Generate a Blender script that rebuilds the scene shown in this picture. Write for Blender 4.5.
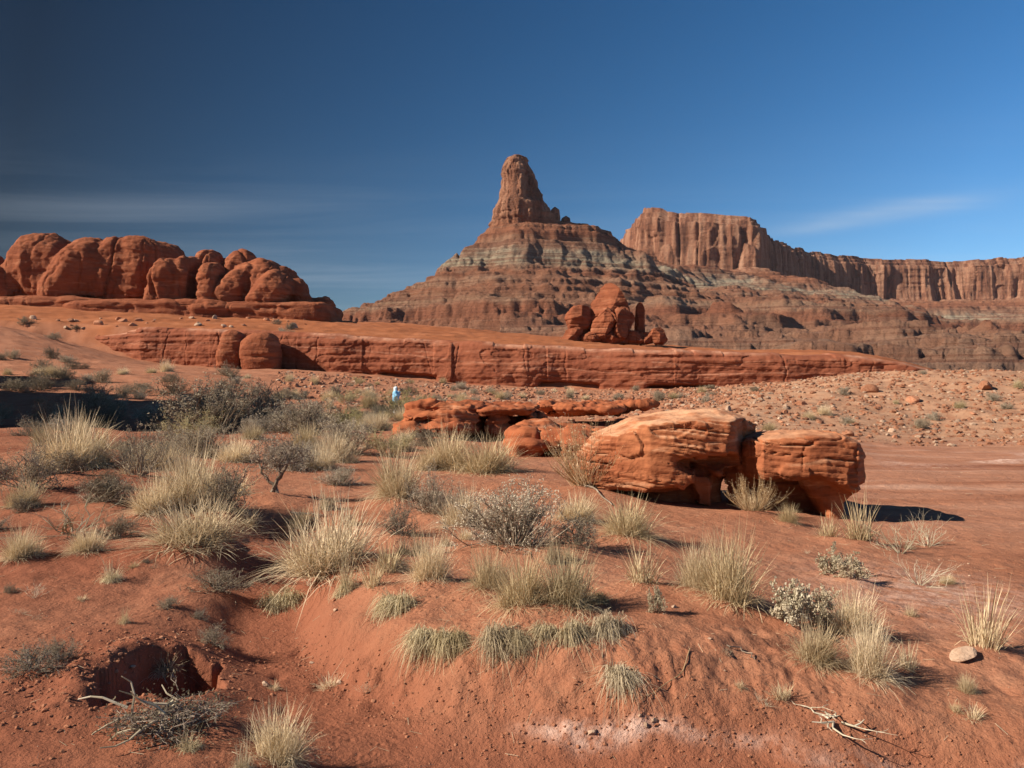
import bpy, math, random
import numpy as np
R = math.radians
SC = bpy.context.scene
for o in list(bpy.data.objects): bpy.data.objects.remove(o)
COL = SC.collection
F = 800.0; CX = 512.0; CY = 384.0; EYE = 1.7          # focal length in pixels, eye height in metres

# ------------------------------------------------------------------ camera, sky, sun, exposure
cd = bpy.data.cameras.new('camera'); cam = bpy.data.objects.new('camera', cd); COL.objects.link(cam)
cd.sensor_width = 36; cd.lens = 36 * F / 1024; cd.clip_start = 0.05; cd.clip_end = 20000
cam.location = (0, 0, EYE); cam.rotation_euler = (R(90), 0, 0); SC.camera = cam
SUN_EL, SUN_BACK = 33.0, 13.0                           # sun to the left, a little behind the camera
W = bpy.data.worlds.new('World'); SC.world = W; W.use_nodes = True
wn = W.node_tree; wn.nodes.clear(); WL = wn.links.new
def wnode(t, **k):
    n = wn.nodes.new(t)
    for a, b in k.items(): setattr(n, a, b)
    return n
def wmath(op, a, b=None, clamp=False):
    n = wnode('ShaderNodeMath', operation=op, use_clamp=clamp)
    for i, v in enumerate((a, b)):
        if v is None: continue
        if isinstance(v, (int, float)): n.inputs[i].default_value = v
        else: WL(v, n.inputs[i])
    return n.outputs[0]
sky = wnode('ShaderNodeTexSky', sky_type='NISHITA', sun_disc=False)
sky.sun_elevation = R(SUN_EL); sky.sun_rotation = R(270 - SUN_BACK)
sky.altitude = 1500; sky.air_density = 1.0; sky.dust_density = 0.3; sky.ozone_density = 2.5
gam = wnode('ShaderNodeHueSaturation'); gam.inputs['Saturation'].default_value = 1.3; gam.inputs['Value'].default_value = 1.05
WL(sky.outputs[0], gam.inputs['Color'])
tc = wnode('ShaderNodeTexCoord'); sep = wnode('ShaderNodeSeparateXYZ'); WL(tc.outputs['Generated'], sep.inputs[0])
sx, sy, sz = sep.outputs
# polarised sky: darker to the upper left
pol = wmath('ADD', wmath('MULTIPLY', sx, 1.08), 0.76)
pol2 = wmath('SUBTRACT', pol, wmath('MULTIPLY', wmath('MAXIMUM', sz, 0.0), 0.32))
pol3 = wmath('MINIMUM', wmath('MAXIMUM', pol2, 0.13), 1.22)
mul = wnode('ShaderNodeMixRGB', blend_type='MULTIPLY'); mul.inputs[0].default_value = 1
WL(gam.outputs[0], mul.inputs[1]); WL(pol3, mul.inputs[2])
# thin cirrus on a plane far overhead
zc = wmath('MAXIMUM', sz, 0.03)
comb = wnode('ShaderNodeCombineXYZ'); WL(wmath('MULTIPLY', wmath('DIVIDE', sx, zc), 0.28), comb.inputs[0]); WL(wmath('DIVIDE', sy, zc), comb.inputs[1])
nz = wnode('ShaderNodeTexNoise'); nz.inputs['Scale'].default_value = 0.9; nz.inputs['Detail'].default_value = 7; nz.inputs['Roughness'].default_value = 0.62; nz.inputs['Distortion'].default_value = 0.6
WL(comb.outputs[0], nz.inputs['Vector'])
rp = wnode('ShaderNodeMapRange'); rp.inputs['From Min'].default_value = 0.44; rp.inputs['From Max'].default_value = 0.8; rp.inputs['To Max'].default_value = 0.10
WL(nz.outputs[0], rp.inputs['Value'])
fade = wnode('ShaderNodeMapRange'); fade.inputs['From Min'].default_value = 0.30; fade.inputs['From Max'].default_value = 0.16; WL(sz, fade.inputs['Value'])
# one denser streak low in the west
def streak(px, py, wx, wy, tilt, amt):
    cx_, cz_ = (px - CX) / F, (CY - py) / F
    u = wmath('SUBTRACT', wmath('DIVIDE', sx, wmath('MAXIMUM', sy, 0.05)), cx_)
    v = wmath('SUBTRACT', wmath('SUBTRACT', wmath('DIVIDE', sz, wmath('MAXIMUM', sy, 0.05)), cz_), wmath('MULTIPLY', u, tilt))
    e = wmath('ADD', wmath('POWER', wmath('ABSOLUTE', wmath('DIVIDE', u, wx)), 2), wmath('POWER', wmath('ABSOLUTE', wmath('DIVIDE', v, wy)), 2))
    g = wmath('POWER', 2.718, wmath('MULTIPLY', e, -1))
    return wmath('MULTIPLY', wmath('MULTIPLY', g, amt), wmath('SUBTRACT', wmath('MULTIPLY', nz.outputs[0], 2.6), 0.6), True)
cl = wmath('MULTIPLY', rp.outputs[0], fade.outputs[0])
for a in ((905, 209, .10, .011, .12, .60), (830, 226, .06, .007, .10, .35), (150, 207, .22, .022, .01, .10), (330, 265, .2, .03, .0, .10), (40, 268, .1, .012, .05, .08)):
    cl = wmath('ADD', cl, streak(*a))
cmix = wnode('ShaderNodeMixRGB'); WL(wmath('MINIMUM', cl, 0.6), cmix.inputs[0]); WL(mul.outputs[0], cmix.inputs[1]); cmix.inputs[2].default_value = (5.6, 6.2, 6.9, 1)
bg = wnode('ShaderNodeBackground'); bg.inputs['Strength'].default_value = 0.062
WL(cmix.outputs[0], bg.inputs['Color'])
wo = wnode('ShaderNodeOutputWorld'); WL(bg.outputs[0], wo.inputs['Surface'])

ld = bpy.data.lights.new('sun', 'SUN'); sun = bpy.data.objects.new('sun', ld); COL.objects.link(sun)
ld.energy = 5.0; ld.angle = R(0.5); ld.color = (1.0, 0.91, 0.78)
from mathutils import Vector
to_sun = Vector((-math.cos(R(SUN_EL)) * math.cos(R(SUN_BACK)), -math.cos(R(SUN_EL)) * math.sin(R(SUN_BACK)), math.sin(R(SUN_EL))))
sun.rotation_euler = to_sun.to_track_quat('Z', 'Y').to_euler()
SC.view_settings.view_transform = 'Standard'; SC.view_settings.look = 'None'
SC.view_settings.exposure = 0.78; SC.view_settings.gamma = 1.0; SC.view_settings.use_curve_mapping = False
SC.render.engine = 'CYCLES'
SC.cycles.use_denoising = True; SC.cycles.max_bounces = 5; SC.cycles.diffuse_bounces = 2; SC.cycles.transparent_max_bounces = 4

# ------------------------------------------------------------------ numpy helpers
f32 = np.float32
def _h(ix, iy, iz, s):
    n = (ix.astype(np.int64) * 374761393 + iy.astype(np.int64) * 668265263 + iz.astype(np.int64) * 2147483647 + s * 974634777) & 0xFFFFFFFF
    n = ((n ^ (n >> 13)) * 1274126177) & 0xFFFFFFFF
    n = ((n ^ (n >> 15)) * 2246822519) & 0xFFFFFFFF
    return ((n ^ (n >> 16)) & 0xFFFF).astype(f32) / 32767.5 - 1
def vnoise(x, y, z, s=0):
    x, y, z = np.broadcast_arrays(np.asarray(x, float), np.asarray(y, float), np.asarray(z, float))
    ix, iy, iz = np.floor(x), np.floor(y), np.floor(z)
    fx, fy, fz = x - ix, y - iy, z - iz
    fx, fy, fz = [t * t * t * (t * (t * 6 - 15) + 10) for t in (fx, fy, fz)]
    c = lambda a, b, d: _h(ix + a, iy + b, iz + d, s)
    L = lambda a, b, t: a + (b - a) * t
    return L(L(L(c(0,0,0), c(1,0,0), fx), L(c(0,1,0), c(1,1,0), fx), fy), L(L(c(0,0,1), c(1,0,1), fx), L(c(0,1,1), c(1,1,1), fx), fy), fz)
def fbm(x, y, z, o=4, s=0, g=0.5):
    t = 0; a = 1.0; n = 0
    for i in range(o):
        t = t + a * vnoise(x, y, z, s + i * 17); n += a; a *= g
        x, y, z = x * 2.03 + 1.7, y * 2.03 + 9.2, z * 2.03 + 4.1
    return t / n
def ridge(x, y, z, o=3, s=0):
    t = 0; a = 1.0; n = 0
    for i in range(o):
        t = t + a * (1 - 2 * np.abs(vnoise(x, y, z, s + i * 13))); n += a; a *= .5
        x, y, z = x * 2.1, y * 2.1, z * 2.1
    return t / n
def sstep(a, b, x):
    t = np.clip((x - a) / (b - a), 0, 1); return t * t * (3 - 2 * t)
def smin(a, b, k):
    h = np.clip(.5 + .5 * (b - a) / k, 0, 1); return b + (a - b) * h - k * h * (1 - h)
def smax(a, b, k): return -smin(-a, -b, k)

def nets(f, o, h):
    """surface of f<0 as quads (dual contouring on a regular grid)"""
    sh = tuple(n - 1 for n in f.shape)
    acc = np.zeros(sh + (3,), f32); cnt = np.zeros(sh, f32)
    def sl(ax, off):
        return tuple(slice(off[i], off[i] + sh[i]) for i in range(3))
    for ax in range(3):
        oth = [i for i in range(3) if i != ax]
        for b in (0, 1):
            for c in (0, 1):
                o0 = [0, 0, 0]; o0[oth[0]] = b; o0[oth[1]] = c
                o1 = list(o0); o1[ax] = 1
                fa, fb = f[sl(ax, o0)], f[sl(ax, o1)]
                m = (fa < 0) != (fb < 0)
                t = np.where(m, fa / np.where(m, fa - fb, 1), 0)
                acc[..., ax] += t
                acc[..., oth[0]] += m * b; acc[..., oth[1]] += m * c
                cnt += m
    act = cnt > 0
    idx = np.full(sh, -1, np.int64); idx[act] = np.arange(act.sum())
    cells = np.argwhere(act)
    V = np.asarray(o) + h * (cells + acc[act] / cnt[act][:, None])
    Q = []
    for ax in range(3):
        a, b = [(1, 2), (2, 0), (0, 1)][ax]
        s0 = [slice(None)] * 3; s1 = [slice(None)] * 3
        s0[ax] = slice(0, -1); s1[ax] = slice(1, None)
        ins = f < 0
        ch = ins[tuple(s0)] != ins[tuple(s1)]
        e = np.argwhere(ch); n = np.array(f.shape)
        ok = (e[:, a] >= 1) & (e[:, b] >= 1) & (e[:, a] < n[a] - 1) & (e[:, b] < n[b] - 1)
        e = e[ok]
        def cell(da, db):
            q = e.copy(); q[:, a] += da; q[:, b] += db
            return idx[q[:, 0], q[:, 1], q[:, 2]]
        q = np.stack([cell(-1, -1), cell(0, -1), cell(0, 0), cell(-1, 0)], 1)
        inside = ins[e[:, 0], e[:, 1], e[:, 2]]
        q[~inside] = q[~inside][:, ::-1]
        Q.append(q)
    return V, np.concatenate(Q)

def normals(V, Q):
    n = np.cross(V[Q[:, 2]] - V[Q[:, 0]], V[Q[:, 3]] - V[Q[:, 1]])
    N = np.zeros_like(V)
    for i in range(4): np.add.at(N, Q[:, i], n)
    return N / (np.linalg.norm(N, axis=1, keepdims=True) + 1e-9)

def mesh_np(name, V, Q, smooth=True, attrs=None):
    V = np.asarray(V, f32); Q = np.asarray(Q, np.int32); k = Q.shape[1]
    me = bpy.data.meshes.new(name)
    me.vertices.add(len(V)); me.vertices.foreach_set('co', V.ravel())
    me.loops.add(Q.size); me.loops.foreach_set('vertex_index', Q.ravel())
    me.polygons.add(len(Q)); me.polygons.foreach_set('loop_start', np.arange(0, Q.size, k, dtype=np.int32))
    me.polygons.foreach_set('loop_total', np.full(len(Q), k, np.int32))
    me.polygons.foreach_set('use_smooth', np.full(len(Q), smooth))
    for a, v in (attrs or {}).items():
        at = me.attributes.new(a, 'FLOAT', 'POINT'); at.data.foreach_set('value', np.asarray(v, f32))
    me.update(calc_edges=True); me.validate()
    return me
def link(name, me, mat, parent=None, loc=None):
    o = bpy.data.objects.new(name, me); COL.objects.link(o)
    if mat and not me.materials: me.materials.append(mat)
    if parent: o.parent = parent
    if loc is not None: o.location = loc
    return o
def tag(o, label=None, cat=None, group=None, kind=None):
    if label: o['label'] = label
    if cat: o['category'] = cat
    if group: o['group'] = group
    if kind: o['kind'] = kind
    return o
def empty(name, loc, label, cat, group=None, rz=0):
    o = bpy.data.objects.new(name, None); COL.objects.link(o); o.location = loc; o.rotation_euler.z = rz; o.empty_display_size = .1
    return tag(o, label, cat, group)
def world_obj(name, V, Q, mat, base, parent=None, attrs=None, smooth=True):
    """mesh given in world coordinates, with its origin moved to base (or to the parent's place)"""
    b = np.array(base if parent is None else parent.location)
    return link(name, mesh_np(name, np.asarray(V) - b, Q, smooth, attrs), mat, parent, None if parent else base)
def grid_quads(nu, nv, wrap=False):
    i = np.arange(nu if wrap else nu - 1); j = np.arange(nv - 1)
    I, J = np.meshgrid(i, j, indexing='ij'); I2 = (I + 1) % nu
    return np.stack([I * nv + J, I2 * nv + J, I2 * nv + J + 1, I * nv + J + 1], -1).reshape(-1, 4)
def at(px, py, Y): return np.array([(px - CX) / F * Y, Y, EYE - (py - CY) / F * Y])
def zat(py, Y): return EYE - (py - CY) / F * Y

# ------------------------------------------------------------------ materials
class NT:
    def __init__(s, name, rough=0.9, spec=0.1):
        s.m = bpy.data.materials.new(name); s.m.use_nodes = True; s.t = s.m.node_tree
        s.b = s.t.nodes['Principled BSDF']; s.b.inputs['Roughness'].default_value = rough; s.b.inputs['Specular IOR Level'].default_value = spec
    def n(s, t, **k):
        x = s.t.nodes.new(t)
        for a, b in k.items(): setattr(x, a, b)
        return x
    def put(s, v, sock):
        if isinstance(v, (int, float)): sock.default_value = v
        elif isinstance(v, tuple): sock.default_value = v if len(v) == len(sock.default_value) else v + (1,)
        else: s.t.links.new(v, sock)
    def math(s, op, a, b=0.0, clamp=False):
        x = s.n('ShaderNodeMath', operation=op, use_clamp=clamp); s.put(a, x.inputs[0]); s.put(b, x.inputs[1]); return x.outputs[0]
    def pos(s): return s.n('ShaderNodeNewGeometry').outputs['Position']
    def attr(s, a): return s.n('ShaderNodeAttribute', attribute_name=a).outputs['Fac']
    def rnd(s): return s.n('ShaderNodeObjectInfo').outputs['Random']
    def scale(s, vec, sc):
        x = s.n('ShaderNodeMapping'); s.put(vec, x.inputs['Vector']); x.inputs['Scale'].default_value = sc; return x.outputs[0]
    def noise(s, vec, sc, det=5, rough=.55, dist=0):
        x = s.n('ShaderNodeTexNoise'); s.put(vec, x.inputs['Vector'])
        for k, v in (('Scale', sc), ('Detail', det), ('Roughness', rough), ('Distortion', dist)): x.inputs[k].default_value = v
        return x.outputs['Fac']
    def ramp(s, v, stops, interp='LINEAR'):
        x = s.n('ShaderNodeValToRGB'); s.put(v, x.inputs[0]); e = x.color_ramp; e.interpolation = interp
        while len(e.elements) < len(stops): e.elements.new(.5)
        for q, (p, c) in zip(e.elements, stops): q.position = p; q.color = (c if isinstance(c, tuple) else (c, c, c)) + (1,)
        return x.outputs[0]
    def mix(s, f, a, b, mode='MIX'):
        x = s.n('ShaderNodeMixRGB', blend_type=mode); s.put(f, x.inputs[0]); s.put(a, x.inputs[1]); s.put(b, x.inputs[2]); return x.outputs[0]
    def map(s, v, a, b, c=0., d=1.):
        x = s.n('ShaderNodeMapRange'); s.put(v, x.inputs[0])
        for i, q in enumerate((a, b, c, d)): x.inputs[i + 1].default_value = q
        return x.outputs[0]
    def bump(s, h, dist, strength=1.0, prev=None):
        x = s.n('ShaderNodeBump'); s.put(h, x.inputs['Height']); x.inputs['Distance'].default_value = dist; x.inputs['Strength'].default_value = strength
        if prev is not None: s.put(prev, x.inputs['Normal'])
        return x.outputs[0]
    def out(s, col, nrm=None):
        s.put(col, s.b.inputs['Base Color'])
        if nrm is not None: s.put(nrm, s.b.inputs['Normal'])
        return s.m

def mat_ground():
    k = NT('red_sand', .95, .05); p = k.pos()
    a = k.noise(p, .45, 6, .6); b = k.noise(p, 5.0, 5, .65); c = k.noise(p, 60, 3, .7)
    col = k.ramp(a, [(.3, (.29, .118, .064)), (.5, (.355, .158, .090)), (.72, (.405, .195, .118))])
    col = k.mix(k.map(b, .35, .7, 0, .55), col, (.27, .093, .050))
    col = k.mix(k.map(c, .5, .75, 0, .35), col, (.48, .24, .15))
    # wet-looking compact wash sand, streaked plain, orange bench, grey rubble soil, salt
    st = k.noise(k.scale(p, (.05, .55, .5)), 1.6, 6, .62, .4)
    plain = k.ramp(st, [(.30, (.22, .080, .044)), (.44, (.32, .138, .080)), (.56, (.37, .175, .108)), (.70, (.46, .26, .18))])
    col = k.mix(k.attr('plain'), col, plain)
    col = k.mix(k.math('MULTIPLY', k.attr('wash'), .85), col, (.245, .086, .048))
    deb = k.ramp(k.noise(p, 1.3, 8, .7), [(.3, (.30, .140, .082)), (.5, (.395, .215, .130)), (.72, (.45, .27, .175))])
    col = k.mix(k.attr('debris'), col, deb)
    ben = k.ramp(k.noise(k.scale(p, (.12, .12, .9)), 1.0, 6, .6), [(.3, (.24, .080, .035)), (.55, (.335, .118, .052)), (.75, (.40, .16, .08))])
    col = k.mix(k.attr('bench'), col, ben)
    col = k.mix(k.math('MULTIPLY', k.attr('silt'), .95), col, k.ramp(k.noise(p, 2.2, 6, .65), [(.3, (.175, .060, .034)), (.7, (.28, .100, .056))]))
    sal = k.math('MULTIPLY', k.attr('salt'), k.map(k.noise(p, 7, 6, .72), .40, .62), True)
    col = k.mix(sal, col, (.66, .45, .36))
    h1 = k.bump(k.noise(p, 3.2, 6, .65), .055)
    h2 = k.bump(k.noise(p, 38, 5, .7), .014, 1, h1)
    vo = k.n('ShaderNodeTexVoronoi'); k.put(p, vo.inputs['Vector']); vo.inputs['Scale'].default_value = 14; vo.inputs['Randomness'].default_value = 1
    dm = k.math('MULTIPLY', k.map(vo.outputs['Distance'], .0, .35, 0, 1), k.map(k.noise(p, 1.2, 3), .48, .62), True)
    h3 = k.bump(dm, .012, 1, h2)
    return k.out(col, h3)

def mat_strata():
    """flat-lying beds of the butte and the mesa, coloured by height above the valley"""
    k = NT('bedded_rock', .95, .03); p = k.pos()
    sp = k.n('ShaderNodeSeparateXYZ'); k.put(p, sp.inputs[0])
    w = k.noise(p, .012, 5, .55); w2 = k.noise(p, .06, 5, .6)
    z = k.math('ADD', sp.outputs[2], k.math('ADD', k.math('MULTIPLY', k.math('SUBTRACT', w, .5), 30.), k.math('MULTIPLY', k.math('SUBTRACT', w2, .5), 16.)))
    t = k.map(z, 0, 300)
    S = lambda zz: zz / 300
    col = k.ramp(t, [(S(20), (.30, .175, .118)), (S(50), (.29, .150, .095)), (S(58), (.245, .098, .057)), (S(73), (.255, .102, .060)), (S(80), (.33, .20, .13)), (S(95), (.265, .112, .064)),
                     (S(104), (.33, .195, .128)), (S(115), (.26, .110, .064)), (S(122), (.32, .19, .125)), (S(128), (.33, .27, .19)), (S(141), (.35, .285, .205)), (S(146), (.30, .185, .125)),
                     (S(156), (.30, .165, .105)), (S(164), (.27, .112, .064)), (S(184), (.315, .138, .078)), (S(205), (.34, .152, .085)), (S(262), (.315, .132, .074)), (S(272), (.27, .105, .062))])
    th = k.noise(k.scale(p, (.004, .004, .32)), 1.0, 7, .68)       # thin beds
    col = k.mix(k.map(th, .50, .58, 0, .65), col, (.16, .062, .040)); col = k.mix(k.map(th, .42, .32, 0, .6), col, (.38, .25, .175))
    cl = k.map(sp.outputs[2], 178, 190)                             # cliffs: vertical varnish
    va = k.noise(k.scale(p, (.085, .085, .006)), 1.0, 6, .60)
    var = k.ramp(va, [(.36, (.11, .055, .040)), (.45, (.26, .118, .073)), (.54, (.39, .205, .130)), (.72, (.48, .285, .195))])
    col = k.mix(k.math('MULTIPLY', cl, .8), col, var)
    fl = k.noise(p, .22, 6, .7)
    col = k.mix(k.map(fl, .5, .75, 0, .35), col, (.15, .07, .045))
    pt = k.noise(k.scale(p, (.012, .012, .02)), 1.0, 5, .6); col = k.mix(k.math('MULTIPLY', k.map(pt, .47, .60, 0, .6), k.map(sp.outputs[2], 175, 150)), col, (.255, .115, .07))
    h = k.bump(k.noise(k.scale(p, (.25, .25, .5)), 1.0, 8, .7), 5.0)
    h = k.bump(th, 2.5, .8, h)
    return k.out(col, h)

def mat_rock(name, base, dark, pale, bed=1.0, tilt=(0, 0), fine=1.0, bumpd=.05, pale_attr=False):
    """cross-bedded red sandstone; bed = beds per metre"""
    k = NT(name, .92, .06); p = k.pos()
    sp = k.n('ShaderNodeSeparateXYZ'); k.put(p, sp.inputs[0])
    z = k.math('ADD', sp.outputs[2], k.math('ADD', k.math('MULTIPLY', sp.outputs[0], tilt[0]), k.math('MULTIPLY', sp.outputs[1], tilt[1])))
    cb = k.n('ShaderNodeCombineXYZ'); k.put(k.math('MULTIPLY', sp.outputs[0], .12), cb.inputs[0]); k.put(k.math('MULTIPLY', sp.outputs[1], .12), cb.inputs[1]); k.put(z, cb.inputs[2])
    be = k.noise(cb.outputs[0], bed * 2.2, 7, .66, .25)
    bl = k.noise(p, .5 * fine, 6, .6)
    col = k.mix(k.map(bl, .3, .7), dark, base)
    col = k.mix(k.map(be, .50, .62, 0, .8), col, dark)
    col = k.mix(k.map(be, .43, .33, 0, .6), col, pale)
    st = k.noise(k.scale(p, (1.2 * fine, 1.2 * fine, .12 * fine)), 1.0, 5, .6)
    col = k.mix(k.map(st, .56, .72, 0, .45), col, tuple(c * .55 for c in dark))
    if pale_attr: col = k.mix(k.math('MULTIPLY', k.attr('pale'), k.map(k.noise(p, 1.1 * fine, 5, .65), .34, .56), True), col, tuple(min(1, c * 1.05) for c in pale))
    h = k.bump(be, bumpd * 1.4)
    h = k.bump(k.noise(p, 5 * fine, 7, .68), bumpd, .9, h)
    return k.out(col, h)

def mat_plant(name, lo, hi, tip=None, rough=.85):
    k = NT(name, rough, .12); t = k.attr('tone'); r = k.rnd()
    col = k.mix(t, lo, hi)
    hs = k.n('ShaderNodeHueSaturation'); k.put(col, hs.inputs['Color']); k.put(k.map(r, 0, 1, .72, 1.22), hs.inputs['Value']); k.put(k.map(r, 0, 1, 1.08, .85), hs.inputs['Saturation'])
    gy_ = k.mix(k.map(k.math('FRACT', k.math('MULTIPLY', r, 7.31)), .4, 1.0, 0, .5), hs.outputs[0], (.50, .395, .265)); tr = k.n('ShaderNodeBsdfTranslucent'); k.put(gy_, tr.inputs['Color'])
    mx = k.n('ShaderNodeMixShader'); mx.inputs[0].default_value = .28
    k.put(gy_, k.b.inputs['Base Color']); k.t.links.new(k.b.outputs[0], mx.inputs[1]); k.t.links.new(tr.outputs[0], mx.inputs[2])
    k.t.links.new(mx.outputs[0], k.t.nodes['Material Output'].inputs['Surface'])
    return k.m
def mat_flat(name, col, rough=.8, var=.15, sc=30):
    k = NT(name, rough, .2); n_ = k.noise(k.pos(), sc, 4)
    return k.out(k.mix(k.map(n_, .3, .7), tuple(c * (1 - var) for c in col), tuple(min(1, c * (1 + var)) for c in col)))
def mat_stone(name, lo, hi):
    k = NT(name, .92, .06); p = k.pos()
    col = k.mix(k.map(k.noise(p, 9, 5, .65), .3, .7), lo, hi)
    hs = k.n('ShaderNodeHueSaturation'); k.put(col, hs.inputs['Color']); k.put(k.map(k.rnd(), 0, 1, .75, 1.2), hs.inputs['Value'])
    return k.out(hs.outputs[0], k.bump(k.noise(p, 22, 6, .7), .02))

M = dict(
    ground=mat_ground(), strata=mat_strata(),
    slick=mat_rock('red_slickrock', (.315, .108, .053), (.205, .063, .032), (.38, .165, .092), .55, fine=.35, bumpd=.22),
    ledge=mat_rock('ledge_sandstone', (.285, .098, .052), (.200, .063, .035), (.42, .21, .135), .75, fine=.5, bumpd=.07, pale_attr=True),
    boulder=mat_rock('cross_bedded_sandstone', (.43, .165, .075), (.26, .082, .038), (.55, .30, .175), 3.4, tilt=(-.10, .05), fine=1.6, bumpd=.020, pale_attr=True),
    straw=mat_plant('dry_grass', (.46, .335, .18), (.86, .69, .44)),
    greygrass=mat_plant('grey_grass', (.36, .28, .165), (.66, .54, .36)),
    greengrass=mat_plant('olive_grass', (.34, .265, .13), (.66, .53, .31)),
    sage=mat_plant('grey_leaves', (.28, .225, .155), (.62, .52, .38)),
    dark=mat_plant('dark_leaves', (.11, .088, .055), (.30, .245, .165)),
    yellow=mat_plant('yellow_green_leaves', (.25, .225, .085), (.52, .45, .20)),
    saltb=mat_plant('pale_leaves', (.42, .35, .23), (.74, .64, .47)),
    gold=mat_plant('golden_stems', (.34, .20, .085), (.60, .40, .19)),
    twig=mat_plant('grey_twigs', (.16, .115, .08), (.40, .32, .245)),
    bark=mat_plant('dead_wood', (.16, .105, .072), (.40, .315, .235)),
    stone=mat_stone('red_stone', (.25, .095, .050), (.43, .215, .13)),
    palestone=mat_stone('pale_stone', (.32, .20, .135), (.50, .35, .25)),
)

# ------------------------------------------------------------------ terrain height
class TPS:
    def __init__(s, P):
        P = np.array(P, float); s.uv = s.to(P[:, 0], P[:, 1]); n = len(P)
        K = s.k(s.uv[:, None] - s.uv[None]); A = np.zeros((n + 3, n + 3)); A[:n, :n] = K + np.eye(n) * 1e-3
        A[:n, n] = 1; A[:n, n + 1:] = s.uv; A[n, :n] = 1; A[n + 1:, :n] = s.uv.T
        s.w = np.linalg.solve(A, np.concatenate([P[:, 2], [0, 0, 0]]))
    def to(s, px, Y): return np.stack([np.asarray(px) / 220., np.log(Y) * 1.6], -1)
    def k(s, d):
        r2 = (d ** 2).sum(-1) + 1e-9; return .5 * r2 * np.log(r2)
    def __call__(s, px, Y):
        q = s.to(px, Y); o = s.w[-3] + q @ s.w[-2:]
        for i, c in enumerate(s.uv): o = o + s.w[i] * s.k(q - c)
        return o
FP = []
for px in (-500, 0, 250, 512, 760, 1024, 1600):
    for Y in (2, 3.5, 6): FP.append((px, Y, 0.0 if px < 800 else -.08))
for px, L in {-500: ((12,.2),(20,.4),(40,.8),(75,4.0),(118,10.6)), 0: ((12,.1),(20,.3),(40,.5),(75,3.4),(118,10.3)), 150: ((12,.1),(20,.2),(40,.4),(75,2.8),(117,4.9)),
              300: ((12,.05),(20,.05),(45,.25),(75,1.9),(111,3.7)), 450: ((12,.0),(24,.0),(45,.1),(75,1.15),(105,1.9)), 620: ((12,-.03),(24,-.05),(45,-.05),(70,.4),(100,.95)),
              760: ((12,-.14),(22,-.2),(35,.62),(60,1.3),(97,1.4)), 880: ((12,-.27),(20,-.3),(27,-.2),(40,.5),(60,2.35),(75,2.5),(95,1.5)),
              1024: ((12,-.32),(20,-.34),(27,-.26),(40,.45),(60,2.5),(75,2.5),(100,1.2)), 1600: ((12,-.32),(27,-.26),(40,.45),(60,2.5),(100,1.2))}.items():
    FP += [(px, a, b) for a, b in L]
BP = []
for px, a, b, c in ((-500, 118, 10.6, 300), (0, 118, 10.3, 304), (140, 121, 9.8, 312), (300, 115, 8.8, 319), (450, 109, 7.1, 327), (620, 104, 6.1, 341), (760, 101, 5.6, 350), (890, 99, 4.6, 358), (960, 98, 1.8, 378), (1100, 98, 1.2, 381), (1600, 98, 1.2, 381)):
    BP += [(px, a, b), (px, 165, zat(c, 165)), (px, 138, (b + zat(c, 165)) / 2)]
TF, TB = TPS(FP), TPS(BP)
LX = np.array([(q - CX) / F * y for q, y in ((-500, 122), (60, 121), (140, 118), (300, 112), (450, 106), (620, 101), (760, 98), (890, 96), (1100, 95), (1600, 94))])
LYv = np.array([122, 121, 118, 112, 106, 101, 98, 96, 95, 94.])
def ledge_y(x): return np.interp(x, LX, LYv)
CH = np.array([(4.5, 3.1), (2.6, 3.45), (1.2, 3.72), (.2, 3.85), (-.6, 4.12), (-1.12, 4.7), (-1.45, 5.3), (-1.78, 6.0), (-2.1, 7.2), (-2.7, 9.2)])
def dpoly(x, y, P):
    d = np.full(np.shape(x), 1e9)
    for a, b in zip(P[:-1], P[1:]):
        v = b - a; t = np.clip(((x - a[0]) * v[0] + (y - a[1]) * v[1]) / (v @ v), 0, 1)
        d = np.minimum(d, np.hypot(x - a[0] - t * v[0], y - a[1] - t * v[1]))
    return d
MFX = np.array([-4, -2.2, -1.7, -1.35, -1.0, -.5, 0, .6, 1.2, 1.8, 3, 5]); MFY = np.array([10, 8, 6.2, 5.35, 4.9, 4.52, 4.3, 4.22, 4.2, 4.1, 3.9, 3.8])
MW = np.array([2, 1.6, 1.2, .8, .7, .62, .58, .6, .95, 1.7, 2, 2])
HOLE = (-2.10, 4.72)
HUM = []                                           # little hummocks that the plants hold together
def masks(x, y):
    wd = dpoly(x, y, CH) + .10 * vnoise(x * 2.5, y * 2.5, 0, 3)
    wash = np.exp(-(wd / .58) ** 2 * np.abs(wd / .58))
    return wash
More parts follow.
